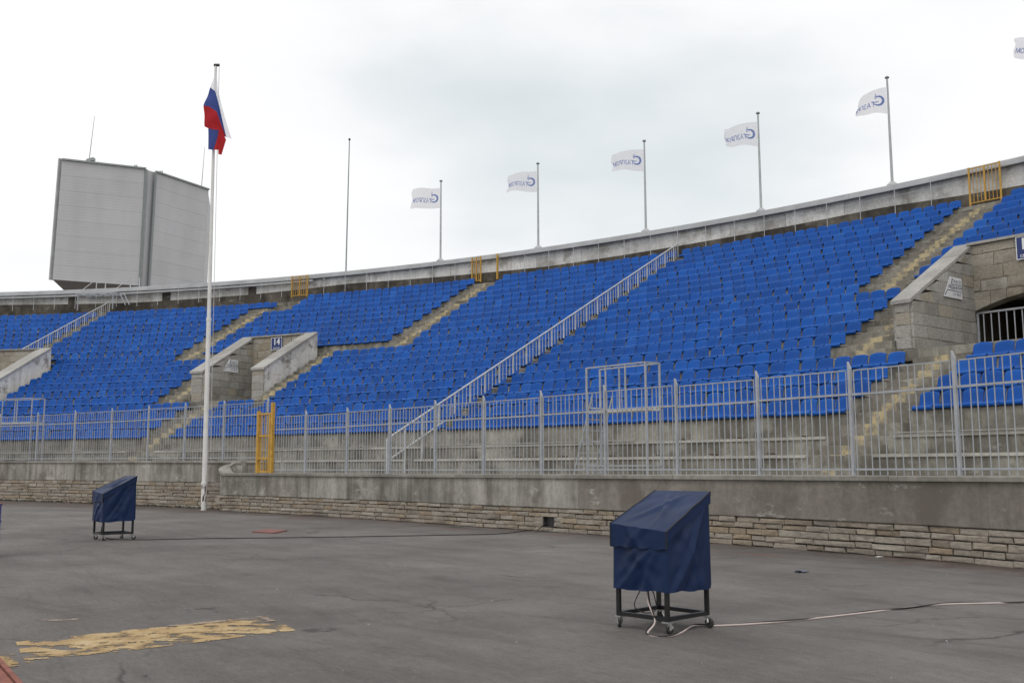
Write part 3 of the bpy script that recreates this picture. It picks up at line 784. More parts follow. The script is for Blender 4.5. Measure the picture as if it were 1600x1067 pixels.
# ------------------------------------------------------------------ signs
def text_mesh(txt, size, depth=.0):
    cu = bpy.data.curves.new('t', 'FONT'); cu.body = txt; cu.size = size; cu.align_x = 'CENTER'; cu.align_y = 'CENTER'; cu.resolution_u = 3; cu.extrude = depth
    o = bpy.data.objects.new('t', cu); COL.objects.link(o); dg = bpy.context.evaluated_depsgraph_get(); dg.update()
    me = bpy.data.meshes.new_from_object(o.evaluated_get(dg)); vs_ = [v.co.copy() for v in me.vertices]; fs = [tuple(p.vertices) for p in me.polygons]
    bpy.data.objects.remove(o); bpy.data.curves.remove(cu); bpy.data.meshes.remove(me)
    return vs_, fs
def bold(vs_, sx=1, sy=1): return [Vector((v.x*sx, v.y*sy, v.z)) for v in vs_]
def section_sign(c_th, s, zc, w, h, num, label):
    er = (P(c_th, 2, 0)-P(c_th, 1, 0)).normalized(); ex = Vector((er.y, -er.x, 0)); ez = Vector((0, 0, 1)); ctr = P(c_th, s, zc)
    root = thing('section_sign', ctr, label, 'sign', 'blue section number signs')
    q = MB(); q.box(ctr, ex*w/2, er*.02, ez*h/2); part('plate', q, M_signblue, root)
    q = MB()
    for a, b, u, v in ((0, h/2-.012, w/2, .012), (0, -h/2+.012, w/2, .012), (w/2-.012, 0, .012, h/2-.024), (-w/2+.012, 0, .012, h/2-.024)):
        q.box(ctr+ex*a+ez*b-er*.023, ex*u, er*.003, ez*v)
    part('border', q, M_letter, root)
    for txt, sz, dz, sx, nm in ((num, h*.72, h*.13, .95, 'number'), ('СЕКТОР', h*.165, -h*.36, 1.0, 'lettering')):
        vs_, fs = text_mesh(txt, sz); q = MB()
        for o_ in ((0, 0), (.006*sz/.3, 0), (-.006*sz/.3, 0), (0, .005*sz/.3)):
            q.add([ctr+ex*(v.x*sx+o_[0])+ez*(v.y+dz+o_[1])-er*(.0235+.0006*len(q.v)/max(1, len(vs_))) for v in vs_], fs)
        part(nm, q, M_letter, root)
section_sign(63.50, 16.20, 8.02, .74, .68, '14', 'blue section sign with white number 14 on the stone entrance wall')
section_sign(37.28, 16.20, 8.06, .70, .72, '13', 'blue section sign with white number cut by the right edge')
def row_sign(th, sc_, zc, label, sg=1):
    # hangs on the inner face of the left wing: seen from the right
    er = (P(th, 2, 0)-P(th, 1, 0)).normalized(); et = Vector((er.y, -er.x, 0)); ez = Vector((0, 0, 1)); ctr = P(th, sc_, zc)
    root = thing('row_sign', ctr, label, 'sign', 'white row direction signs')
    q = MB(); poly = [(-.56, -.33), (.56, -.33), (.56, .33), (-.14, .33)]
    n_ = et
    f0 = [ctr+er*x+ez*z-n_*.004 for x, z in poly]; f1 = [ctr+er*x+ez*z+n_*.014 for x, z in poly]
    q.hexa(f0+f1); part('plate', q, M_signwhite, root)
    for txt, x, z, sz in (('с 8 по 23', .22, .20, .15), ('РЯДЫ-ROWS', .16, .0, .155), ('с 1 по 7', .24, -.20, .15)):
        vs_, fs = text_mesh(txt, sz); q = MB()
        for o_ in (0, .004): q.add([ctr+er*(x+v.x*.9+o_)+ez*(z+v.y)+n_*(.0165+o_*.2) for v in vs_], fs)
        part('lettering', q, M_print, root)
    q = MB()
    for pts in ([(-.02, .26), (-.10, .10), (.54, .10)], [(-.48, -.26), (-.34, -.10), (.54, -.10)]):
        for a, b in zip(pts[:-1], pts[1:]): q.bar(ctr+er*a[0]+ez*a[1]+n_*.0165, ctr+er*b[0]+ez*b[1]+n_*.0165, .003, .022, up=n_.cross(ez)) if False else q.bar(ctr+er*a[0]+ez*a[1]+n_*.0165, ctr+er*b[0]+ez*b[1]+n_*.0165, .022, .003, up=n_)
    for (x, z, dx, dz) in ((-.02, .26, .02, .05), (-.48, -.26, -.03, -.04)):
        q.add([ctr+er*(x+dx)+ez*(z+dz)+n_*.0168, ctr+er*(x-.035)+ez*(z-.01*dz/abs(dz))+n_*.0168, ctr+er*(x+.035)+ez*(z-.03*dz/abs(dz))+n_*.0168], [(0, 1, 2)])
    part('arrow', q, M_print, root)
row_sign(38.6-.085, 14.85, 6.9, 'white slanted row direction sign on the wing wall of the right-hand entrance')
row_sign(64.72-.085, 14.45, 6.75, 'white slanted row direction sign on the wing wall of the section 14 entrance')

# ------------------------------------------------------------------ parapet on the top of the stand
par = thing('parapet_wall', P(55, 26.4, 12), 'weathered concrete parapet with dark base along the top of the stand', 'wall')
gaps = [(40.65, 41.5)]
zb_bot = lambda t: 12.0
def zb_top(t): return interp(t, [38, 41, 44, 51, 56, 61, 65, 70, 76, 82], [12.74, 12.85, 13.07, 12.95, 12.87, 13.04, 13.2, 13.0, 12.92, 13.1])
segs = [30]+[30+1.9*i for i in range(1, 30)]
rnd = random.Random(9)
for a, b in zip(segs[:-1], segs[1:]):
    wob = [rnd.uniform(-.05, .03) for _ in range(2)]
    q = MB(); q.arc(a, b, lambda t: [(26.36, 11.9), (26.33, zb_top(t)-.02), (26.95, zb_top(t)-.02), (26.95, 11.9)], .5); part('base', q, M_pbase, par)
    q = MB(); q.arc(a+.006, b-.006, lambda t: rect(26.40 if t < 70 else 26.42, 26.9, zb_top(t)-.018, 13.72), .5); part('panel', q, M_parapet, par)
for t in (78.9, 74.2, 69.9):      # darker patched slots between the far panels
    q = MB(); q.arc(t-.2, t+.2, rect(26.385, 26.5, 12.95, 13.5)); part('patch', q, M_pbase, par)
i = 30.0
while i < 86:
    q = MB(); z_ = rnd.uniform(-.008, .008)
    q.arc(i+.005, min(i+3.0, 86)-.005, lambda t: rect(26.22, 27.05, 13.722, 13.93+z_), .5); part('cap', q, M_cap, par); i += 3.0
q = MB(); q.arc(30, 86, rect(26.12, 26.20, 13.70, 13.78), .5); part('cap_pipe', q, M_cap, par)
q = MB(); q.arc(30, 86, rect(26.5, 27.0, 13.94, 14.06), .5); part('cap_ledge', q, M_cap, par)
q = MB(); q.arc(66.8, 86, rect(26.05, 26.2, 13.50, 13.60), .5); part('gutter', q, M_cap, par)
# thin guard posts with a wire in front of the parapet
gp = thing('guard_rail', P(50, 26.1, 12.2), 'row of thin pale posts with a wire in front of the parapet', 'railing')
t = 30.2
while t < 86:
    inside = (40.5 < t < 41.7) or (57.9 < t < 59.3) or (66.9 < t < 67.9)
    if not inside:
        q = MB(); q.tube([P(t, 26.08, 12.12 if t < 67.9 else 12.6), P(t, 26.08, 13.68)], .017, 6); part('post', q, M_rail, gp)
    t += 1.03
for a, b in ((30, 40.5), (41.7, 57.9), (59.3, 66.9)):
    q = MB(); n_ = int((b-a)/.5); q.tube([P(a+(b-a)*i/n_, 26.08, 13.40) for i in range(n_+1)], .012, 4); part('wire', q, M_rail, gp)

# ------------------------------------------------------------------ upper yellow gates
def gate(a, b, z0, z1, label, nb):
    root = thing('yellow_gate', a.lerp(b, .5), label, 'gate', 'yellow steel gates')
    A = lambda u, z: a.lerp(b, u)+Vector((0, 0, z-a.z))
    for u in (0, 1): q = MB(); q.bar(A(u, z0-.05), A(u, z1+.04), .07); part('post', q, M_yel, root)
    q = MB(); q.bar(A(0.02, z1-.02), A(.98, z1-.02), .04); q.bar(A(.02, z0+.06), A(.98, z0+.06), .04); q.bar(A(.5, z0+.06), A(.5, z1-.02), .07)
    part('frame', q, M_yel, root)
    for i in range(1, nb):
        if i*2 == nb: continue
        q = MB(); q.bar(A(i/nb, z0+.06), A(i/nb, z1-.02), .024); part('bar', q, M_yel, root)
    return root
gate(P(41.48, 25.95, 12.3), P(40.68, 25.95, 12.3), 12.3, 13.86, 'closed yellow gate at the head of the right-hand stairs under the parapet', 8)
gate(P(59.22, 25.9, 12.35), P(58.80, 25.8, 12.35), 12.35, 13.82, 'open yellow gate leaf at the head of the middle stairs', 4)
q = MB(); q.bar(P(58.14, 26.0, 12.4), P(58.14, 26.0, 13.92), .09)
solo('gate_post', q, M_yel, 'single yellow gate post right of the open gate leaf', 'post', None, None, False, P(58.14, 26.0, 12.4))
gate(P(67.78, 26.0, 12.55), P(67.02, 26.0, 12.55), 12.55, 13.9, 'yellow gate at the head of the far-left stairs under the parapet', 8)

# ------------------------------------------------------------------ stair railings down the section borders
def rail_line(th, s0, s1, label):
    root = thing('stair_railing', P(th, s0, 1.2), label, 'railing', 'steel railings running down the stand')
    zr = lambda s: 2.40+(s-5.12)*.5115
    zb = lambda s: zr(s)-.78
    L = s1-s0
    q = MB(); q.tube([P(th, s0, zr(s0)), P(th, s1, zr(s1))], .035, 8); part('handrail', q, M_rail, root)
    s = s0; i = 0
    q = MB()
    while s < s1+.01:
        foot = zb(s)
        if i % 4 == 0:
            if s < 7: foot = .95 if s < 6.2 else (1.68 if s < 7.09 else 2.15)
            if s < 6.25: foot = 1.2
            qq = MB(); qq.bar(P(th, s, foot), P(th, s, zr(s)), .055); part('post', qq, M_rail, root)
        else:
            qq = MB(); qq.bar(P(th, s, zb(s)+(.0 if s < 8 else .02)), P(th, s, zr(s)-.02), .022); part('baluster', qq, M_rail, root)
        s += SD/4; i += 1
    # lower member: straight at the bottom, stepped per row above
    qq = MB()
    if s0 < 8:
        qq.bar(P(th, s0, zb(s0)), P(th, 8.0, zb(8.0)), .045); k0 = 1
    else: k0 = int((s0-7.96)/SD)+1
    for k in range(k0, 21):
        qq.bar(P(th, sk(k)+.18, zb(sk(k)+.18)), P(th, sk(k)+.18+SD*.42, zb(sk(k)+.18)+.015), .03)
    part('bottom_rail', qq, M_rail, root)
rail_line(50.62, 5.12, 25.7, 'long pale steel railing running down the middle of the stand to the fence')
rail_line(76.72, 17.0, 25.75, 'pale steel railing at the far left above the cut-off entrance')

# ------------------------------------------------------------------ fence on the perimeter wall
def fence(posts, sfun, zfun, dztop, ends, label, pitch=.132, bw=.0145):
    root = thing('steel_fence', P(posts[len(posts)//2], sfun(posts[0])+.2, zfun(posts[0])), label, 'fence', 'grey steel bar fences on the wall')
    rnd = random.Random(4)
    for i, t in enumerate(posts):
        if ends and i in ends: continue
        q = MB(); s = sfun(t); z0, z1 = zfun(t), zfun(t)+dztop; w = .026; er = (P(t, 2, 0)-P(t, 1, 0)).normalized(); et = Vector((-er.y, er.x, 0))
        c_ = P(t, s, 0)
        q.hexa([c_+et*x*w+er*y*w+Vector((0, 0, z0)) for x, y in ((-1, -1), (1, -1), (1, 1), (-1, 1))]+[c_+et*x*w+er*y*w+Vector((0, 0, z1+.06*x)) for x, y in ((-1, -1), (1, -1), (1, 1), (-1, 1))])
        part('post', q, M_galv, root)
    for a, b in zip(posts[:-1], posts[1:]):
        m_ = .05
        jt = rnd.uniform(-.012, .012)
        for z, w in ((dztop-.095+jt, .02), (dztop-.50+jt, .034), (.10, .03)):
            q = MB(); aa, bb = (a+.03, b-.03)
            if z > dztop-.2: aa, bb = a+.075, b-.075
            q.bar(P(aa, sfun(aa), zfun(aa)+z), P(bb, sfun(bb), zfun(bb)+z), w); part('rail', q, M_galv, root)
        nb = max(3, round(R(b-a)*(R0+sfun(a))/pitch))
        for i in range(1, nb):
            t = a+(b-a)*i/nb
            ta = a+.075+(b-a-.15)*(i-1)/(nb-2) if nb > 2 else t
            z0 = zfun(t)+.005; q = MB(); s_ = sfun(a)+(sfun(b)-sfun(a))*(ta-a)/(b-a)
            top = dztop-.09+jt
            # straight panels: chord, not arc
            pa, pb = P(a+.03, sfun(a+.03), 0), P(b-.03, sfun(b-.03), 0); u = (ta-a-.03)/(b-a-.06)+rnd.gauss(0, .004); p_ = pa.lerp(pb, u)
            q.bar((p_.x, p_.y, z0), (p_.x+rnd.gauss(0, .005), p_.y+rnd.gauss(0, .006), zfun(t)+top), bw, None); part('bar', q, M_galv, root)
    return root
fposts = [26.75, 28.4, 30.1, 31.76, 33.42, 35.14, 36.88, 38.61, 40.38, 42.18, 43.98, 45.81, 47.63, 49.51, 50.98]
fence(fposts, lambda t: wall_s(t)+.32, wall_z, 1.85, (len(fposts)-1,), 'grey steel bar fence on the nearer low wall, right of the narrow yellow gate')
lposts = [51.5, 54.51, 56.56, 58.64, 60.99, 63.35, 65.8, 68.2, 70.6, 73]
lposts = [52.45, 54.51, 56.56, 58.64, 60.99, 63.35, 65.8, 68.2, 70.6]
fence(lposts, lambda t: left_s(t)+.28, left_z, 2.06, (), 'grey steel bar fence on the taller wall at the left', .152, .0135)
# narrow yellow gate between the two fences
root = thing('yellow_gate', P(51.05, .8, 1.24), 'narrow yellow gate between the two fences on the wall', 'gate', 'yellow steel gates')
A_, B_ = P(51.74, .66, 0), P(51.06, .60, 0)
zv = lambda p, z: Vector((p.x, p.y, z))
for p, zt in ((A_, 3.22), (B_, 3.47)):
    q = MB(); q.bar(zv(p, 1.2), zv(p, zt), .10); part('post', q, M_yel, root)
q = MB()
for z in (1.28, 1.70, 2.42, 3.12): q.bar(zv(A_, z), zv(B_, z), .06)
q.bar(zv(A_.lerp(B_, .82), 1.28), zv(A_.lerp(B_, .82), 3.12), .06)
part('frame', q, M_yel, root)
for u in (.22, .42, .62):
    q = MB(); q.bar(zv(A_.lerp(B_, u), 1.28), zv(A_.lerp(B_, u), 3.12), .022); part('bar', q, M_yel, root)

# ------------------------------------------------------------------ camera platforms
def platform(t0, t1, s0, s1, zb, zf, zt, label, ladder, nbal):
    root = thing('steel_platform', P((t0+t1)/2, s0, zb), label, 'platform', 'grey steel camera platforms')
    q = MB()
    for s in (s0, s1):
        for t in (t0, t1): 
            q2 = MB(); q2.bar(P(t, s, zb), P(t, s, zt), .042); part('leg', q2, M_galv, root)
    for s in (s0, s1): q.bar(P(t0, s, zb+.22), P(t1, s, zb+.22), .036)
    for t in (t0, t1): q.bar(P(t, s0, zb+.22), P(t, s1, zb+.22), .036)
    part('base_frame', q, M_galv, root)
    q = MB(); q.hexa([P(t0, s0, zf-.04), P(t1, s0, zf-.04), P(t1, s1, zf-.04), P(t0, s1, zf-.04), P(t0, s0, zf+.03), P(t1, s0, zf+.03), P(t1, s1, zf+.03), P(t0, s1, zf+.03)]); part('deck', q, M_rail, root)
    q = MB()
    for s in (s0, s1): q.bar(P(t0, s, zt), P(t1, s, zt), .034)
    for t in (t0,): q.bar(P(t, s0, zt), P(t, s1, zt), .034)
    part('guard_rail', q, M_galv, root)
    for s in (s0, s1):
        for i in range(1, nbal):
            t = t0+(t1-t0)*i/nbal
            if s == s1 and i % 2: continue
            q = MB(); q.bar(P(t, s, zf+.03), P(t, s, zt), .034); part('baluster', q, M_galv, root)
    if ladder:
        lr = root
        la, lb = P(t1+.5, s0+.1, zb-.02), P(t1-.05, s0+.15, zf+.45); off = P(0, 0, 0)*0
        er = (P(t1, s0+.75, 0)-P(t1, s0, 0))
        for o_ in (Vector(), er):
            q = MB(); q.bar(la+o_, lb+o_, .034); part('ladder_stringer', q, M_galv, root)
        for i in range(1, 7):
            c_ = la.lerp(lb, i/7.2); q = MB(); q.bar(c_, c_+er, .09, .03); part('rung', q, M_rail, root)
platform(39.67, 41.37, 2.6, 3.1, 1.22, 2.80, 3.92, 'grey steel camera platform with ladder behind the fence at centre right', True, 3)
platform(67.2, 70.9, 5.0, 5.7, 1.30, 3.45, 4.56, 'grey steel camera platform behind the fence at the left edge', False, 5)
# small platform bolted on the parapet at far left
root = thing('steel_platform', P(77, 25.8, 12.9), 'small steel platform with guard rails fixed to the parapet at far left', 'platform', 'grey steel camera platforms')
q = MB()
for s in (25.1, 25.6, 26.1): q.bar(P(76.2, s, 13.45), P(78.1, s, 13.45), .07)
for t in (76.2, 76.7, 77.2, 77.7, 78.1): q.bar(P(t, 25.1, 13.45), P(t, 26.2, 13.45), .05)
part('deck', q, M_galv, root)
for t, s in ((78.05, 25.12), (76.3, 25.12)):
    q = MB(); q.bar(P(t, s, 12.3), P(t, s, 13.45), .06); part('leg', q, M_galv, root)
for t in (77.95, 77.5, 76.25, 75.8):
    q = MB(); q.bar(P(t, 26.9, 14.06), P(t, 26.9, 14.8), .05); part('guard_post', q, M_rail, root)
for t in (78.3, 76.6):
    q = MB(); q.bar(P(t+.1, 26.3, 13.95), P(t-.34, 26.9, 14.85), .05); part('brace', q, M_rail, root)
q = MB(); q.bar(P(77.95, 26.9, 14.55), P(75.8, 26.9, 14.62), .03); part('guard_rail', q, M_rail, root)
for o_ in (0, .22):
    q = MB(); q.bar(P(75.5+o_*.9, 25.2, 12.55), P(76.0+o_*.9, 25.6, 13.5), .04); part('ladder_stringer', q, M_galv, root)

# ------------------------------------------------------------------ flag poles on the parapet and their flags
WIND = Vector((-1, .12, 0)).normalized()
def flag_pole(th, label):
    b = P(th, 26.85, 14.06); root = thing('flag_pole', b, label, 'flagpole', 'grey flag poles on the parapet')
    q = MB(); q.lathe(b, [(.24, 0), (.26, .06), (.23, .12), (.16, .17), (.10, .24)], 14); part('base', q, M_cap, root, True)
    q = MB(); q.tube([b+Vector((0, 0, .2)), b+Vector((0, 0, 3.0)), b+Vector((0, 0, 5.15))], [.066, .055, .044], 18); part('shaft', q, M_pole, root)
    q = MB(); q.lathe(b+Vector((0, 0, 5.13)), [(.05, 0), (.10, .03), (.105, .07), (.07, .11), (.02, .13)], 12); part('cap', q, M_trim, root, True)
    return b
def seg_arc(cx, cy, r0, r1, a0, a1, n=14, taper=False):
    vs_, fs = [], []
    for i in range(n+1):
        u = i/n; a = R(a0+(a1-a0)*u); w0 = r0
        if taper: w0 = r1-(r1-r0)*math.sin(math.pi*min(1, .12+.88*u))**.7
        vs_ += [Vector((cx+r1*math.cos(a), cy+r1*math.sin(a), 0)), Vector((cx+w0*math.cos(a), cy+w0*math.sin(a), 0))]
        if i: fs.append((2*i-2, 2*i, 2*i+1, 2*i-1))
    return vs_, fs
def flag_surface(w, h, style):
    amp, droop, curl, lift, ph = style
    dirx, dn = WIND, Vector((WIND.y, -WIND.x, 0))
    def f(u, v):     # u 0..1 along the fly, v 0..1 upwards
        x = w*(u*(1-.10*amp*u)-.07*amp*u*(v-.5)*math.sin(ph*1.7)+.02*u*math.sin(9*v+ph)); n_ = amp*(.20*math.sin(5.2*u+ph+1.1*v)*u+.07*math.sin(11*u+2*ph-2*v)*u)
        z = h*(v-.5)*(1+.10*u*math.sin(3*ph)) - droop*w*u*u - .06*h*math.sin(6*u+ph)*u*amp + lift*(v-.5)*h*u
        if u > .62 and curl:
            t = (u-.62)/.38; n_ += curl*.5*t*t; x -= curl*.42*w*.38*t*t; z -= curl*.25*h*t*(v-.1)
        return dirx*x+dn*n_+Vector((0, 0, z))
    return f
def white_flag(base, style, label, wh=(1.92, 1.28), drop=.42, u0=0.02):
    top = base+Vector((0, 0, 5.15)); w, h = wh; f = flag_surface(w, h, style)
    org = top+Vector((0, 0, -drop-h/2))+WIND*.07
    root = thing('flag', org, label, 'flag', 'white company flags on the parapet poles')
    q = MB(); N, K = 26, 10; rnd = random.Random(int(style[4]*100))
    fr = [rnd.uniform(-.02, .012) for _ in range(K+1)]
    q.v = [org+f(i/N*(1+(fr[j] if i == N else 0)), j/K) for i in range(N+1) for j in range(K+1)]
    q.f = [(i*(K+1)+j, (i+1)*(K+1)+j, (i+1)*(K+1)+j+1, i*(K+1)+j+1) for i in range(N) for j in range(K)]
    part('cloth', q, M_fw, root, True)
    def print_on(vs_, fs, nm):
        # subdivide long triangles lightly by mapping vertices only; shapes are small
        q = MB()
        for sgn_ in (1, -1):
            pts = []
            for p in vs_:
                u, v = p.x/w, p.y/h+.5; e_ = .01
                a = f(u, v); du = f(u+e_, v)-a; dv = f(u, v+e_)-a; nn = du.cross(dv).normalized()
                pts.append(org+a+nn*.012*sgn_)
            q.add(pts, fs)
        part(nm, q, M_logo, root)
    vs_, fs = text_mesh('ГАЗПРОМ', .40)
    xs = [p.x for p in vs_]; x0, x1 = min(xs), max(xs)
    vs_ = [Vector((.60+(p.x-x0)/(x1-x0)*1.20, p.y*1.0-.16, 0)) for p in vs_]
    print_on(vs_, fs, 'lettering')
    ev, ef = [], []
    def addp(a):
        b_ = len(ev); ev.extend(a[0]); ef.extend([tuple(b_+i for i in f_) for f_ in a[1]])
    addp(seg_arc(.37, .0, .16, .27, 62, 345, 20, True))                      # tapering ring of the letter-like emblem
    addp(([Vector((.37, -.03, 0)), Vector((.64, -.03, 0)), Vector((.64, -.075, 0)), Vector((.37, -.075, 0))], [(0, 3, 2, 1)]))
    fl = [(.50, .10), (.455, .20), (.47, .30), (.51, .42), (.55, .30), (.565, .20), (.52, .10)]; fi = [(.505, .13), (.475, .20), (.485, .29), (.51, .37), (.535, .29), (.545, .20), (.515, .13)]
    n_ = len(fl); addp(([Vector((x, y, 0)) for x, y in fl+fi], [(i, (i+1) % n_, n_+(i+1) % n_, n_+i) for i in range(n_)]))
    addp(([Vector((.51, .30, 0)), Vector((.485, .17, 0)), Vector((.51, .22, 0)), Vector((.535, .17, 0))], [(0, 1, 2), (0, 2, 3)]))
    print_on(ev, ef, 'emblem')
POLES = [(61.05, 'grey flag pole on the parapet, leftmost of those flying white flags'), (56.69, 'grey flag pole on the parapet, second from the left of those with white flags'),
         (52.28, 'grey flag pole on the parapet straight above the top of the long railing'), (48.05, 'grey flag pole on the parapet, second from the right of those fully in view'),
         (43.86, 'grey flag pole on the parapet nearest the closed yellow gate'), (39.2, 'grey flag pole just beyond the right edge of the picture')]
STY = [(.7, .0, 0, -.06, .6), (.8, .0, 0, -.10, 1.5), (.7, -.02, .15, -.28, 2.2), (1.0, .0, .35, -.18, 3.4), (1.0, .14, 1.25, -.40, 4.2), (.6, .05, 0, -.45, 5.0)]
FL = ['smallest white flag with blue mirrored lettering, on the leftmost parapet pole', 'white flag with blue mirrored lettering over the middle yellow gate area', 'white flag with frayed fly end, mirrored blue emblem clear of its pole',
      'rippling white flag with crumpled blue lettering, second from the right in full view', 'white flag curled over at its end, on the pole nearest the right gate', 'corner of a white flag cut by the top right edge']
for (th, lb), st, fl_ in zip(POLES, STY, FL):
    b = flag_pole(th, lb); 
    if th < 40: white_flag(b, st, fl_, (1.9, 1.3), .22)
    else: white_flag(b, st, fl_, (1.92 if th > 44 else 1.75, 1.28), .42)
# bare mast behind the parapet
b = P(65.81, 27.5, 11); root = thing('mast', b, 'bare thin grey mast standing behind the parapet, without a flag', 'mast')
t_ = P(65.75, 27.5, 23.25)+Vector((.02, 0, 0))
q = MB(); q.tube([b, b.lerp(t_, .6), t_], [.055, .045, .032], 12); part('shaft', q, M_trim, root)
q = MB(); q.lathe(t_, [(.06, -.02), (.085, .03), (.06, .10), (.01, .13)], 8); part('tip', q, M_dark, root)

# ------------------------------------------------------------------ white flagpole on the track with the tricolour
fb = Vector((-10.32, 33.98, 0)); ftop = Vector((-10.44, 33.98, 15.55))
root = thing('flagpole', fb, 'tall white flagpole standing on the asphalt at the wall end', 'flagpole')
q = MB(); q.tube([fb, fb.lerp(ftop, .056)], [.092, .09], 20); q.tube([fb.lerp(ftop, .0555), fb.lerp(ftop, .060)], [.105, .10], 20); part('base_sleeve', q, M_white, root)
q = MB(); q.tube([fb.lerp(ftop, .059), fb.lerp(ftop, .415)], [.083, .076], 20); q.tube([fb.lerp(ftop, .413), fb.lerp(ftop, 1)], [.066, .042], 20); part('shaft', q, M_white, root)
q = MB(); q.tube([fb.lerp(ftop, .41), fb.lerp(ftop, .418)], .088, 12); part('collar', q, M_white, root)
q = MB(); q.tube([ftop+Vector((-.06, 0, -.05)), ftop+Vector((.13, -.02, -.05))], .05, 10); part('pulley', q, M_dark, root)
q = MB(); q.tube([ftop+Vector((.13, -.03, -.08)), fb+Vector((.17, -.03, 2.0))], .010, 5); part('halyard', q, M_rail, root)
rnd = random.Random(2); q = MB()        # flaking paint patches showing rust
for i in range(13):
    z = rnd.uniform(.05, .8); a = rnd.uniform(-2.4, -.5); r_ = .097; p = fb.lerp(ftop, z/15.55); da, dz = rnd.uniform(.08, .25), rnd.uniform(.02, .10)
    q.add([p+Vector((r_*math.cos(a+x*da), r_*math.sin(a+x*da), y*dz)) for x, y in ((-1, -.6), (.2, -1), (1, -.3), (.8, .9), (-.5, 1))], [(0, 1, 2, 3, 4)])
part('rust_patch', q, M_rust, root)

def loft(curves, n=14, wig=0.0):
    def at(c, t):
        x = t*(len(c)-1); i = min(int(x), len(c)-2); u = x-i; u2 = u*u*(3-2*u)*.4+u*.6
        return c[i].lerp(c[i+1], u2)
    q = MB(); m_ = 6; a, b_ = curves
    for i in range(n+1):
        for j in range(m_+1):
            p = at(a, i/n).lerp(at(b_, i/n), j/m_); p = p+Vector((0, wig*math.sin(j/m_*4+i*.45)*math.sin(math.pi*j/m_), 0)); q.v.append(p)
    q.f = [(i*(m_+1)+j, (i+1)*(m_+1)+j, (i+1)*(m_+1)+j+1, i*(m_+1)+j+1) for i in range(n) for j in range(m_)]
    return q
SCP = 43.6
def fp(x, y, d=0):
    z = ftop.z-(y-98)/SCP*1.012
    return Vector((fb.lerp(ftop, z/ftop.z).x+(x-337+.0273*(y-98))/SCP*1.02, ftop.y-.12+d, z))
fl_ = thing('flag', ftop+Vector((0, 0, -2.5)), 'limp white, blue and red tricolour flag on the tall white flagpole', 'flag')
E0 = [fp(339, 112), fp(341, 140, .05), fp(346, 165, .12), fp(352, 190, .2), fp(359, 214, .25)]
E1 = [fp(330.5, 138, -.05), fp(338, 144, -.02), fp(343, 166, .05), fp(347.5, 190, .1), fp(352, 213, .15)]
E2 = [fp(321, 167, -.1), fp(331, 170, -.14), fp(341, 177, -.1), fp(346, 195, .02), fp(351.5, 212, .1)]
E3 = [fp(322, 199, -.05), fp(330, 204, -.16), fp(339, 208, -.16), fp(346, 211.5, -.05), fp(350.5, 215, .08)]
part('white_stripe', loft((E0, E1), 18, .03), M_fw, fl_, True); part('blue_stripe', loft((E1, E2), 18, .06), M_fb, fl_, True); part('red_stripe', loft((E2, E3), 18, .07), M_fr, fl_, True)
G0 = [fp(329, 203, -0.16), fp(329, 215, -0.14), fp(329, 236, -0.16)]
G1 = [fp(346, 208, -0.22), fp(342, 219, -0.14), fp(336.5, 236.5, -0.12)]
G2 = [fp(351, 211, -0.26), fp(353, 224, -0.24), fp(345, 237.5, -0.21)]
part('blue_fold', loft((G0, G1), 8, .02), M_fb, fl_, True); part('red_fold', loft((G1, G2), 8, .03), M_fr, fl_, True)
H0 = [fp(345.5, 211, -.30), fp(346, 228, -.34), fp(346, 246, -.33)]
H1 = [fp(352, 212, -.28), fp(357, 223, -.28), fp(350.5, 246.5, -.30)]
part('red_tail', loft((H0, H1), 8, .03), M_fr, fl_, True)

# ------------------------------------------------------------------ grey clad tower behind the stand
tw = thing('clad_tower', Vector((-42, 100, 0)), 'grey metal clad tower block with a vertical slot rising behind the stand', 'building')
bl, br, tl_, tr_ = Vector((-45.76, 98.46, 20.0)), Vector((-38.39, 101.98, 20.0)), Vector((-44.78, 96.98, 31.82)), Vector((-37.7, 100.5, 31.92))
b2l, b2r, t2l, t2r = Vector((-37.83, 103.0, 19.95)), Vector((-34.1, 109.45, 20.0)), Vector((-37.07, 101.51, 31.91)), Vector((-33.51, 108.07, 31.83))
NP = 8
def clad(bl, br, tl_, tr_, nm='wall_panel'):
    nrm = (br-bl).cross(tl_-bl).normalized()
    if nrm.dot(EYE-bl) < 0: nrm = -nrm
    for i in range(NP):
        a, b = i/NP, (i+1)/NP; g_ = .00045
        p0, p1, p2, p3 = bl.lerp(tl_, a+g_), br.lerp(tr_, a+g_), br.lerp(tr_, b-g_), bl.lerp(tl_, b-g_)
        q = MB(); q.hexa([p0, p1, p1-nrm*.12, p0-nrm*.12, p3, p2, p2-nrm*.12, p3-nrm*.12]); part(nm, q, M_clad, tw)
    return nrm
n1_ = clad(bl, br, tl_, tr_); n2_ = clad(b2l, b2r, t2l, t2r)
q = MB()      # core volume behind the cladding
back = Vector((-.25, .97, 0))*9
ci = lambda p, n_: p-n_*.13
pts_b = [ci(bl, n1_), ci(br, n1_), ci(b2l, n2_)-n1_*.5, ci(b2r, n2_), ci(b2r, n2_)+back, ci(bl, n1_)+back*1.6]
pts_t = [ci(tl_, n1_), ci(tr_, n1_), ci(t2l, n2_)-n1_*.5, ci(t2r, n2_), ci(t2r, n2_)+back, ci(tl_, n1_)+back*1.6]
q.sweep([pts_b, pts_t]); part('core', q, M_cap, tw)
q = MB(); q.sweep([[p.lerp(Vector((-36, 111, p.z)), .5) for p in ([Vector((v.x, v.y, 0)) for v in pts_b])], [p.lerp(Vector((-36, 111, p.z)), .5) for p in pts_b]]); part('shaft', q, M_trim, tw)
q = MB()
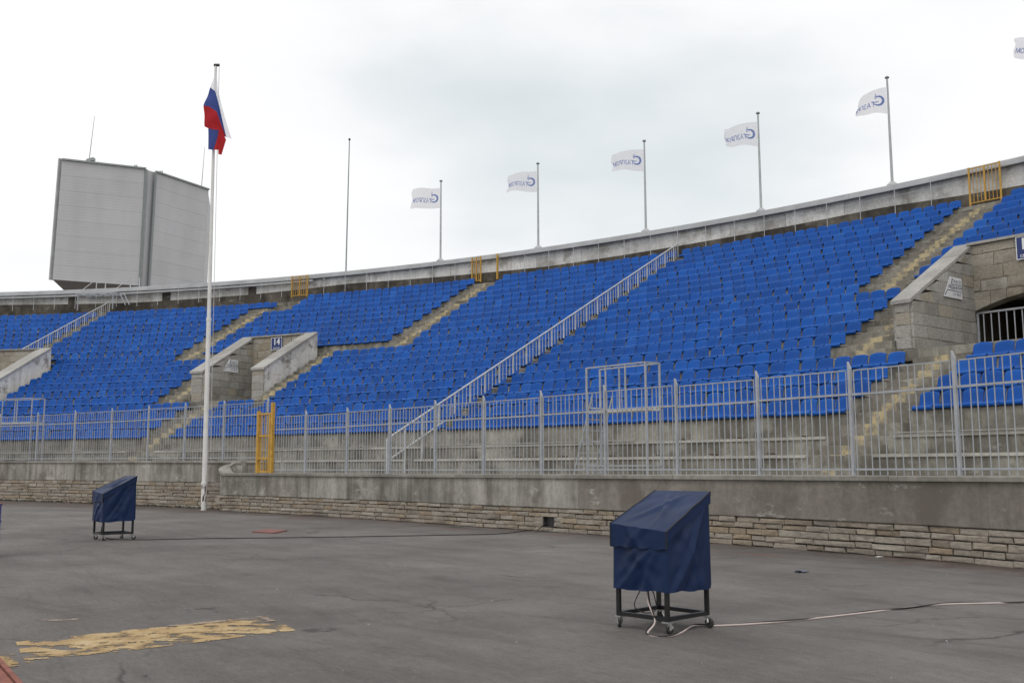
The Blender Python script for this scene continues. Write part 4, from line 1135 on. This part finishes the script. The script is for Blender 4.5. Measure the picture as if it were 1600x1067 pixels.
for a, b, n_ in ((tl_, tr_, n1_), (t2l, t2r, n2_)): q.bar(a+Vector((0, 0, .06))+n_*.03, b+Vector((0, 0, .06))+n_*.03, .3, .16)
part('roof_edge', q, M_trim, tw)
q = MB()
for a, b, n_ in ((br, tr_, n1_), (b2l, t2l, n2_)): q.bar(a+n_*.02, b+n_*.02, .22)
part('slot_frame', q, M_trim, tw)
q = MB(); e0, e1, e2, e3 = [v-n1_*.30 for v in (br, b2l, t2l, tr_)]; q.hexa([e0, e1, e1-n1_*.1, e0-n1_*.1, e3, e2, e2-n1_*.1, e3-n1_*.1]); part('slot_panel', q, M_clad, tw)
q = MB(); sv_ = Vector((-.20, .25, 0)); q.bar(bl+sv_, tl_+sv_*1.0+Vector((0, 0, .2)), .24, .5); part('side_fin', q, M_cap, tw)
q = MB(); rt = tl_.lerp(tr_, .27)+Vector((0, .8, .1)); q.tube([rt, rt+Vector((.35, 0, 5.0))], [.045, .02], 6); part('antenna', q, M_trim, tw)
q = MB(); q.box(rt+Vector((.2, 0, .35)), (.35, 0, .1), (0, .3, 0), (0, 0, .16)); q.bar(rt+Vector((-.7, 0, .05)), rt+Vector((.1, 0, .5)), .12); q.bar(rt+Vector((-.5, 0, .12)), rt+Vector((1.0, 0, .12)), .14); part('antenna_base', q, M_trim, tw)
rt = t2l.lerp(t2r, .83)+Vector((0, .5, .1)); q = MB(); q.tube([rt, rt+Vector((.2, 0, 4.6))], [.045, .02], 6); part('antenna', q, M_trim, tw)
for bp in (tl_.lerp(tr_, .86), t2l.lerp(t2r, .08)):
    q = MB()
    for dx in (-.12, .12): q.bar(bp+Vector((dx, .3, .1)), bp+Vector((dx, .3, .42)), .06)
    q.bar(bp+Vector((-.12, .3, .3)), bp+Vector((.12, .3, .3)), .06); part('roof_bracket', q, M_trim, tw)

# ------------------------------------------------------------------ covered equipment trolleys
def trolley(org, ang, label, seed, hscale=1.0):
    """org: ground point under the nearest post; local x along the right-hand side face, local y along the left-hand (front) face"""
    root = thing('covered_trolley', org, label, 'trolley', 'covered trolleys on the asphalt')
    ex = Vector((math.cos(R(ang)), math.sin(R(ang)), 0)); ey = Vector((-ex.y, ex.x, 0)); ez = Vector((0, 0, 1))
    LX, LY = .60, .57
    Q = lambda x, y, z: org+ex*x+ey*y+ez*z*hscale
    q = MB()
    for x, y in ((.015, .015), (LX-.015, .015), (LX-.015, LY-.015), (.015, LY-.015)):
        q2 = MB(); q2.bar(Q(x, y, .10), Q(x, y, .74), .034); part('frame_post', q2, M_black, root)
    for (a, b) in (((.03, .015), (LX-.03, .015)), ((LX-.015, .03), (LX-.015, LY-.03)), ((.03, LY-.015), (LX-.03, LY-.015)), ((.015, .03), (.015, LY-.03))):
        q.bar(Q(*a, .125), Q(*b, .125), .034)
    part('bottom_frame', q, M_black, root)
    rnd = random.Random(seed)
    for x, y in ((.02, .02), (LX-.02, .02), (LX-.02, LY-.02), (.02, LY-.02)):
        a = rnd.uniform(0, 6.28); d = Vector((math.cos(a), math.sin(a), 0)); n_ = Vector((-d.y, d.x, 0)); c_ = Q(x, y, 0)+d*.035
        q = MB(); q.box(Q(x, y, .10), ex*.035, ey*.035, ez*.006); q.bar(Q(x, y, .098), c_+n_*.022+ez*.04, .012, .045); q.bar(Q(x, y, .098), c_-n_*.022+ez*.04, .012, .045)
        cs = part('castor', q, M_chrome, root)
        q = MB(); q.tube([c_-n_*.014+ez*.042, c_+n_*.014+ez*.042], .042, 14); part('wheel', q, M_rubber, cs)
    # fabric cover: closed grid ring with folds
    def zlid(y_, x_):   # lid height: low along the front-left edge, high along the far right edge
        t = min(1, max(0, x_/ (LX+.02))); return .815+(1.150-.815)*t
    N = 14; rings = []
    def ring_xy(u):     # perimeter param 0..4
        i = int(u) % 4; f_ = u-int(u)
        c4 = [(-.012, -.012), (LX+.012, -.012), (LX+.012, LY+.012), (-.012, LY+.012)]
        a, b = c4[i], c4[(i+1) % 4]; return a[0]+(b[0]-a[0])*f_, a[1]+(b[1]-a[1])*f_, i, f_
    q = MB(); nu = 128; nv = 24; vs_ = []
    for j in range(nv+1):
        for i in range(nu):
            u = 4*i/nu; x, y, sd, f_ = ring_xy(u)
            zt = zlid(y, x); zb = .345+.008*math.sin(u*5+seed)+.012*noise.noise(Vector((u*4, seed, 1.7)))+(.03 if sd in (1, 2) else 0)
            v = j/nv; z = zb+(zt-zb)*v
            nrm = [(0, -1), (1, 0), (0, 1), (-1, 0)][sd]
            cx_, cy_ = x-LX/2, y-LY/2
            env = math.sin(math.pi*f_)
            # diagonal folds on the side face, slack creases elsewhere
            fold = .026*env*noise.noise(Vector((f_*3.2-v*2.4, sd*7.3+seed, v*1.2)))+.013*env*math.sin(9*(f_*.9-v*.75)+seed)*(.4+.6*v)+.022*env*max(0, 1-abs(f_-.10-.8*v)*9)+.016*env*max(0, 1-abs(f_-.55-.35*v)*10)+.012*env*max(0, 1-abs(f_-.8+.5*v)*10)
            fold += .012*env*noise.noise(Vector((f_*7+seed, v*6, sd*3.1)))
            fl2 = .012*(1-v)
            x += nrm[0]*(fold+fl2); y += nrm[1]*(fold+fl2)
            vs_.append(Q(x, y, z))
    fs = [(j*nu+i, j*nu+(i+1) % nu, (j+1)*nu+(i+1) % nu, (j+1)*nu+i) for j in range(nv) for i in range(nu)]
    q.add(vs_, fs)
    cov = part('cover', q, M_cover, root, True)
    # sloping lid with the front flap that hangs over the left-hand face
    ts_ = [0, .04, .08, .12, .16, .195, .213, .22, .225, .24]+[.24+.76*i/18 for i in range(1, 19)]
    q = MB(); a_, b_ = 30, len(ts_)-1; vs_ = []
    crease = lambda d, w: max(0, 1-abs(d)/w)
    for i in range(a_+1):
        y = -.03+(LY+.06)*i/a_; e_ = i/a_
        for j in range(b_+1):
            t = ts_[j]; env = math.sin(math.pi*e_)
            if t <= .22:       # flap hanging down
                w = t/.22; zb_ = .865+.05*e_; z = .712+(zb_-.712)*w+.005*math.sin(i*.8+seed)*(1-w)
                x = -.035-.018*env*crease(e_-.45-.25*w, .10)-.016*env*crease(e_-.7+.3*w, .09)+.012*env*noise.noise(Vector((e_*4, w*1.5, seed)))*(1-w*.6)
            else:
                w = (t-.22)/.78; x = -.035+(LX+.057)*w; zb_ = .865+.05*e_; z = zb_+(1.195-zb_)*w; en2 = math.sin(math.pi*min(1, w*1.02))
                z += .028*env*en2*crease(e_-.12-.6*w, .075)+.024*env*en2*crease(e_-.9+.6*w, .08)+.016*env*en2*crease(e_-.3-.2*w, .06)+.012*en2*noise.noise(Vector((w*4+seed, e_*4, 2.2)))-.016*env*en2
            vs_.append(Q(x, y, z))
    q.add(vs_, [(i*(b_+1)+j, (i+1)*(b_+1)+j, (i+1)*(b_+1)+j+1, i*(b_+1)+j+1) for i in range(a_) for j in range(b_)])
    lid = part('flap', q, M_cover, root, True)
    q = MB()
    for i in (0, a_): q.tube([vs_[i*(b_+1)+j] for j in range(b_+1)], .007, 5)
    part('piping', q, M_piping, lid)
    # slim side skirts of the lid close the gap between lid and cover
    q = MB()
    for yy in (-.03, LY+.03):
        zf_ = .86 if yy < 0 else .91; q.add([Q(-.03, yy, zf_), Q(LX+.02, yy, 1.19), Q(LX+.02, yy*.97, 1.09), Q(-.03, yy*.97, zf_-.09)], [(0, 1, 2, 3)])
    q.add([Q(LX+.022, -.03, 1.193), Q(LX+.022, LY+.03, 1.193), Q(LX+.024, LY+.03, 1.155), Q(LX+.024, -.03, 1.155)], [(0, 1, 2, 3)])
    part('lid_skirt', q, M_cover, root)
    return Q
QR = trolley(Vector((1.32, 8.77, 0)), 43.5, 'nearer navy covered trolley on castors at right of centre', 1)
QL = trolley(Vector((-8.02, 19.95, 0)), 40, 'farther navy covered trolley on castors at the left', 4, 1.05)

# ------------------------------------------------------------------ cables, small things on the asphalt
def smooth_path(pts, n=8):
    out = []; p = [Vector(a) for a in pts]
    for i in range(len(p)-1):
        a, b, c_, d = p[max(0, i-1)], p[i], p[i+1], p[min(len(p)-1, i+2)]
        for k in range(n):
            t = k/n; out.append(.5*((2*b)+(c_-a)*t+(2*a-5*b+4*c_-d)*t*t+(3*b-a-3*c_+d)*t**3))
    out.append(p[-1]); return out
def gpt(x, y, z=0.008):
    d = CF+CR*((x-800)/FPX)+CU*((533.5-y)/FPX); t = (z-EYE.z)/d.z; return EYE+d*t
route = [gpt(*a) for a in ((1012, 990), (1040, 994), (1064, 988), (1084, 977), (1120, 977), (1180, 974), (1260, 967), (1340, 958), (1400, 951), (1470, 944), (1540, 942), (1600, 941), (1700, 938), (1850, 930))]
start = [QR(.10, .30, .40), QR(.05, .25, .25), QR(-.01, .13, .10)]
root = thing('power_cable', route[3], 'pale twin cable running from the nearer trolley to the right edge', 'cable')
path = smooth_path(start+route)
q = MB(); q.tube(path, .0085, 6); part('pale_cord', q, M_pink, root, True)
q = MB(); pa2 = [p+Vector((.012*math.sin(i*.23), .014*math.cos(i*.31)+.006, .006+.004*math.sin(i*.4))) for i, p in enumerate(path)]; q.tube(pa2, .007, 6); part('dark_cord', q, M_cable, root, True)
q = MB(); q.tube(smooth_path([QR(.12, .32, .42), QR(.02, .34, .30), QR(.0, .36, .20), QR(.06, .28, .15), QR(.10, .2, .2), QR(.10, .26, .40)]), .005, 5); part('hanging_loop', q, M_cable, root)
route = [QL(.05, .1, .4), QL(.0, .05, .12)]+[gpt(*a) for a in ((176, 842), (215, 843), (320, 841), (420, 840), (560, 838), (700, 835.5), (780, 833.5), (830, 828))]+[P(40.15, -.42, .02), P(39.98, -.3, .2)]
q = MB(); q.tube(smooth_path(route), .011, 6)
solo('power_cable', q, M_cable, 'thin black cable from the farther trolley across to the wall vent', 'cable', None, None, True, route[3])

def flake_patch(name, corners, nx, ny, thr, seed, mat, label, cat, z=.004, sc=3.0):
    c0, c1, c2, c3 = [Vector(c) for c in corners]; q = MB()
    pt = lambda u, v: c0.lerp(c1, u).lerp(c3.lerp(c2, u), v)
    for i in range(nx+1):
        for j in range(ny+1):
            p = pt(i/nx, j/ny); p = p+Vector((noise.noise(Vector((i*3.1, j*1.7, seed)))*.008, noise.noise(Vector((i*1.3, j*2.9, seed+5)))*.008, 0)); p.z = z; q.v.append(p)
    for i in range(nx):
        for j in range(ny):
            p = pt((i+.5)/nx, (j+.5)/ny); u, v = (i+.5)/nx, (j+.5)/ny
            nv_ = noise.fractal(Vector((p.x*sc, p.y*sc*1.6, seed)), .6, 2.1, 6)
            edge = min(u*4, (1-u)*6, 1)*min(v*6, (1-v)*6, 1)
            if nv_*.9+edge*.55 > thr: q.f.append((i*(ny+1)+j, (i+1)*(ny+1)+j, (i+1)*(ny+1)+j+1, i*(ny+1)+j+1))
    return solo(name, q, mat, label, cat, None, None, False, pt(.5, .5))
def paint_mat():
    m, t, b = new_mat('worn_yellow_road_paint')
    n_ = noise_n(t, 2.5, 7, rough=.7); c = ramp(t, n_, [(.3, (.24, .155, .075)), (.5, (.39, .265, .12)), (.7, (.52, .41, .245))])
    c = mixc(t, ramp(t, noise_n(t, 18, 6, rough=.7), [(.55, g(0)), (.7, g(.6))]), c, (.2, .15, .1))
    t.links.new(c, b.inputs['Base Color']); b.inputs['Roughness'].default_value = .85
    bump(t, b, noise_n(t, 30, 6), .3, .01)
    al = nd(t, 'ShaderNodeMath', operation='ADD'); t.links.new(noise_n(t, 5, 9, rough=.75), al.inputs[0]); sc_ = nd(t, 'ShaderNodeMath', operation='MULTIPLY'); sc_.inputs[1].default_value = .5; t.links.new(noise_n(t, 1.7, 3), sc_.inputs[0]); t.links.new(sc_.outputs[0], al.inputs[1])
    t.links.new(ramp(t, al.outputs[0], [(.62, g(0)), (.74, g(1))]), b.inputs['Alpha'])
    return m
def worn(m, lo, hi, sc):
    t = m.node_tree; b = t.nodes['Principled BSDF']; t.links.new(ramp(t, noise_n(t, sc, 9, rough=.78), [(lo, g(0)), (hi, g(.85))]), b.inputs['Alpha']); return m
M_paint = paint_mat()
mk = [gpt(24, 1003, 0), gpt(418, 961, 0), gpt(462, 985, 0), gpt(40, 1036, 0)]
flake_patch('painted_marking', mk, 230, 60, .05, 3.0, M_paint, 'worn patchy yellow paint bar on the asphalt at the lower left', 'marking')
flake_patch('painted_marking', [gpt(-12, 1020, 0), gpt(24, 1020, 0), gpt(30, 1040, 0), gpt(4, 1044, 0)], 40, 20, .25, 6.0, M_paint, 'small yellow paint scrap beside the red tiles at the lower left corner', 'marking')
M_ppink = plain('faded_pale_line_paint', (.38, .30, .235), .85, 0, .2, 12); worn(M_ppink, .42, .56, 9)
flake_patch('painted_marking', [gpt(250, 979, 0), gpt(400, 964, 0), gpt(404, 966.5, 0), gpt(252, 982, 0)], 90, 8, .30, 9.0, M_ppink, 'thin pale line along the far edge of the yellow paint bar', 'marking', .008)
flake_patch('painted_marking', [gpt(392, 963.5, 0), gpt(410, 963.0, 0), gpt(431, 971, 0), gpt(420, 974, 0)], 30, 12, .2, 11.0, M_ppink, 'pale paint flake at the right tip of the yellow paint bar', 'marking', .012)
flake_patch('painted_marking', [gpt(62, 968, 0), gpt(138, 965.5, 0), gpt(136, 968, 0), gpt(64, 971, 0)], 60, 8, .42, 13.0, M_ppink, 'faint pale streak on the asphalt above the yellow paint bar', 'marking')
# red tiles at the very corner
root = thing('track_kerb', gpt(8, 1050), 'red rubber track tiles with a raised edge at the lower left corner', 'kerb')
k0, k1 = gpt(-25, 1005, 0), gpt(42, 1080, 0); dk = (k1-k0); nk = Vector((-dk.y, dk.x, 0)).normalized()
if nk.x > 0: nk = -nk
q = MB(); q.hexa([k0, k1, k1+nk*.035, k0+nk*.035]+[p+Vector((0, 0, .03)) for p in (k0, k1, k1+nk*.035, k0+nk*.035)]); part('edge_strip', q, M_red, root)
for i in range(-1, 4):
    for jn in range(3):
        a = k0+dk*(i*.3+.005)+nk*(.045+jn*.32); u = dk*.29; v = nk*.31
        q = MB(); q.hexa([a, a+u, a+u+v, a+v]+[p+Vector((0, 0, .02+.003*((i+jn) % 2))) for p in (a, a+u, a+u+v, a+v)]); part('tile', q, M_red, root)
# red mat
mq = [gpt(394, 831.5, 0), gpt(418, 827.5, 0), gpt(449, 829.5, 0), gpt(428, 833.5, 0)]
q = MB(); q.hexa(mq+[p+Vector((0, 0, .025)) for p in mq]); solo('rubber_mat', q, M_mat, 'flat brick-red mat lying on the asphalt beyond the left cable', 'mat', None, None, False, mq[0])
# violet drum cut by the left edge
dc = gpt(-33, 871, 0)
root = thing('steel_drum', dc, 'violet-blue steel drum cut by the left edge', 'drum')
q = MB(); prof = [(.27, .0), (.285, .02), (.28, .04), (.28, .25), (.292, .265), (.292, .285), (.28, .30), (.28, .54), (.292, .555), (.292, .575), (.28, .59), (.28, .80), (.29, .82), (.29, .84), (.27, .84)]
q.lathe(dc, prof, 28); part('body', q, M_drum, root, True)
q = MB(); q.lathe(dc, [(.285, .835), (.3, .845), (.285, .86), (.27, .85)], 28); part('rim', q, M_mat, root, True)
# litter
def crumple(loc, r_, mat, label, seed):
    q = MB(); rnd = random.Random(seed); pts = []
    for i in range(5):
        for j in range(5): pts.append(loc+Vector(((i-2)*r_*.5+rnd.uniform(-.2, .2)*r_, (j-2)*r_*.42+rnd.uniform(-.2, .2)*r_, .006+rnd.uniform(0, .38)*r_)))
    q.add(pts, [(i*5+j, (i+1)*5+j, (i+1)*5+j+1, i*5+j+1) for i in range(4) for j in range(4)])
    solo('litter', q, mat, label, 'litter', None, None, False, loc)
crumple(gpt(1252, 894, 0), .085, M_litter, 'crumpled dark scrap lying right of the nearer trolley', 1)
crumple(gpt(1374, 871, 0), .05, M_paper, 'small white paper scrap close to the foot of the right wall', 2)
crumple(gpt(227, 1056.5, 0), .012, M_dark, 'tiny dark pebble near the bottom edge at the left', 3)
q = MB(); rnd = random.Random(12)
for i in range(70):
    p = gpt(rnd.uniform(560, 1560), rnd.uniform(850, 900), 0) if i < 40 else gpt(rnd.uniform(250, 1500), rnd.uniform(880, 1060), 0)
    if math.hypot(p.x-CX, p.y-CY) > R0-.35: continue
    r_ = rnd.uniform(.003, .009); a = rnd.uniform(0, 3)
    q.add([p+Vector((r_*math.cos(a+k*1.57)*rnd.uniform(.6, 1.3), r_*math.sin(a+k*1.57), .004+.006*rnd.random())) for k in range(4)], [(0, 1, 2, 3)])
solo('paper_scraps', q, M_paper, 'tiny pale paper scraps scattered over the asphalt', None, None, 'stuff')
# dark patches of bitumen
M_tar = plain('bitumen_patch', (.055, .05, .048), .75, 0, .25, 12); worn(M_tar, .42, .62, 7)
for i, (cs_, lb, sd_) in enumerate(((((278, 952), (345, 948), (348, 955), (280, 958)), 'dark scuff on the asphalt above the yellow paint bar', 3), (((468, 982), (528, 978), (524, 987), (470, 990)), 'dark scuff right of the yellow paint bar', 5), (((700, 822), (728, 822), (726, 825), (702, 825)), 'dark spot at the wall foot left of the vent', 7))):
    flake_patch('asphalt_stain', [gpt(*c_, 0) for c_ in cs_], 70, 24, .52, sd_, M_tar, lb, 'stain')
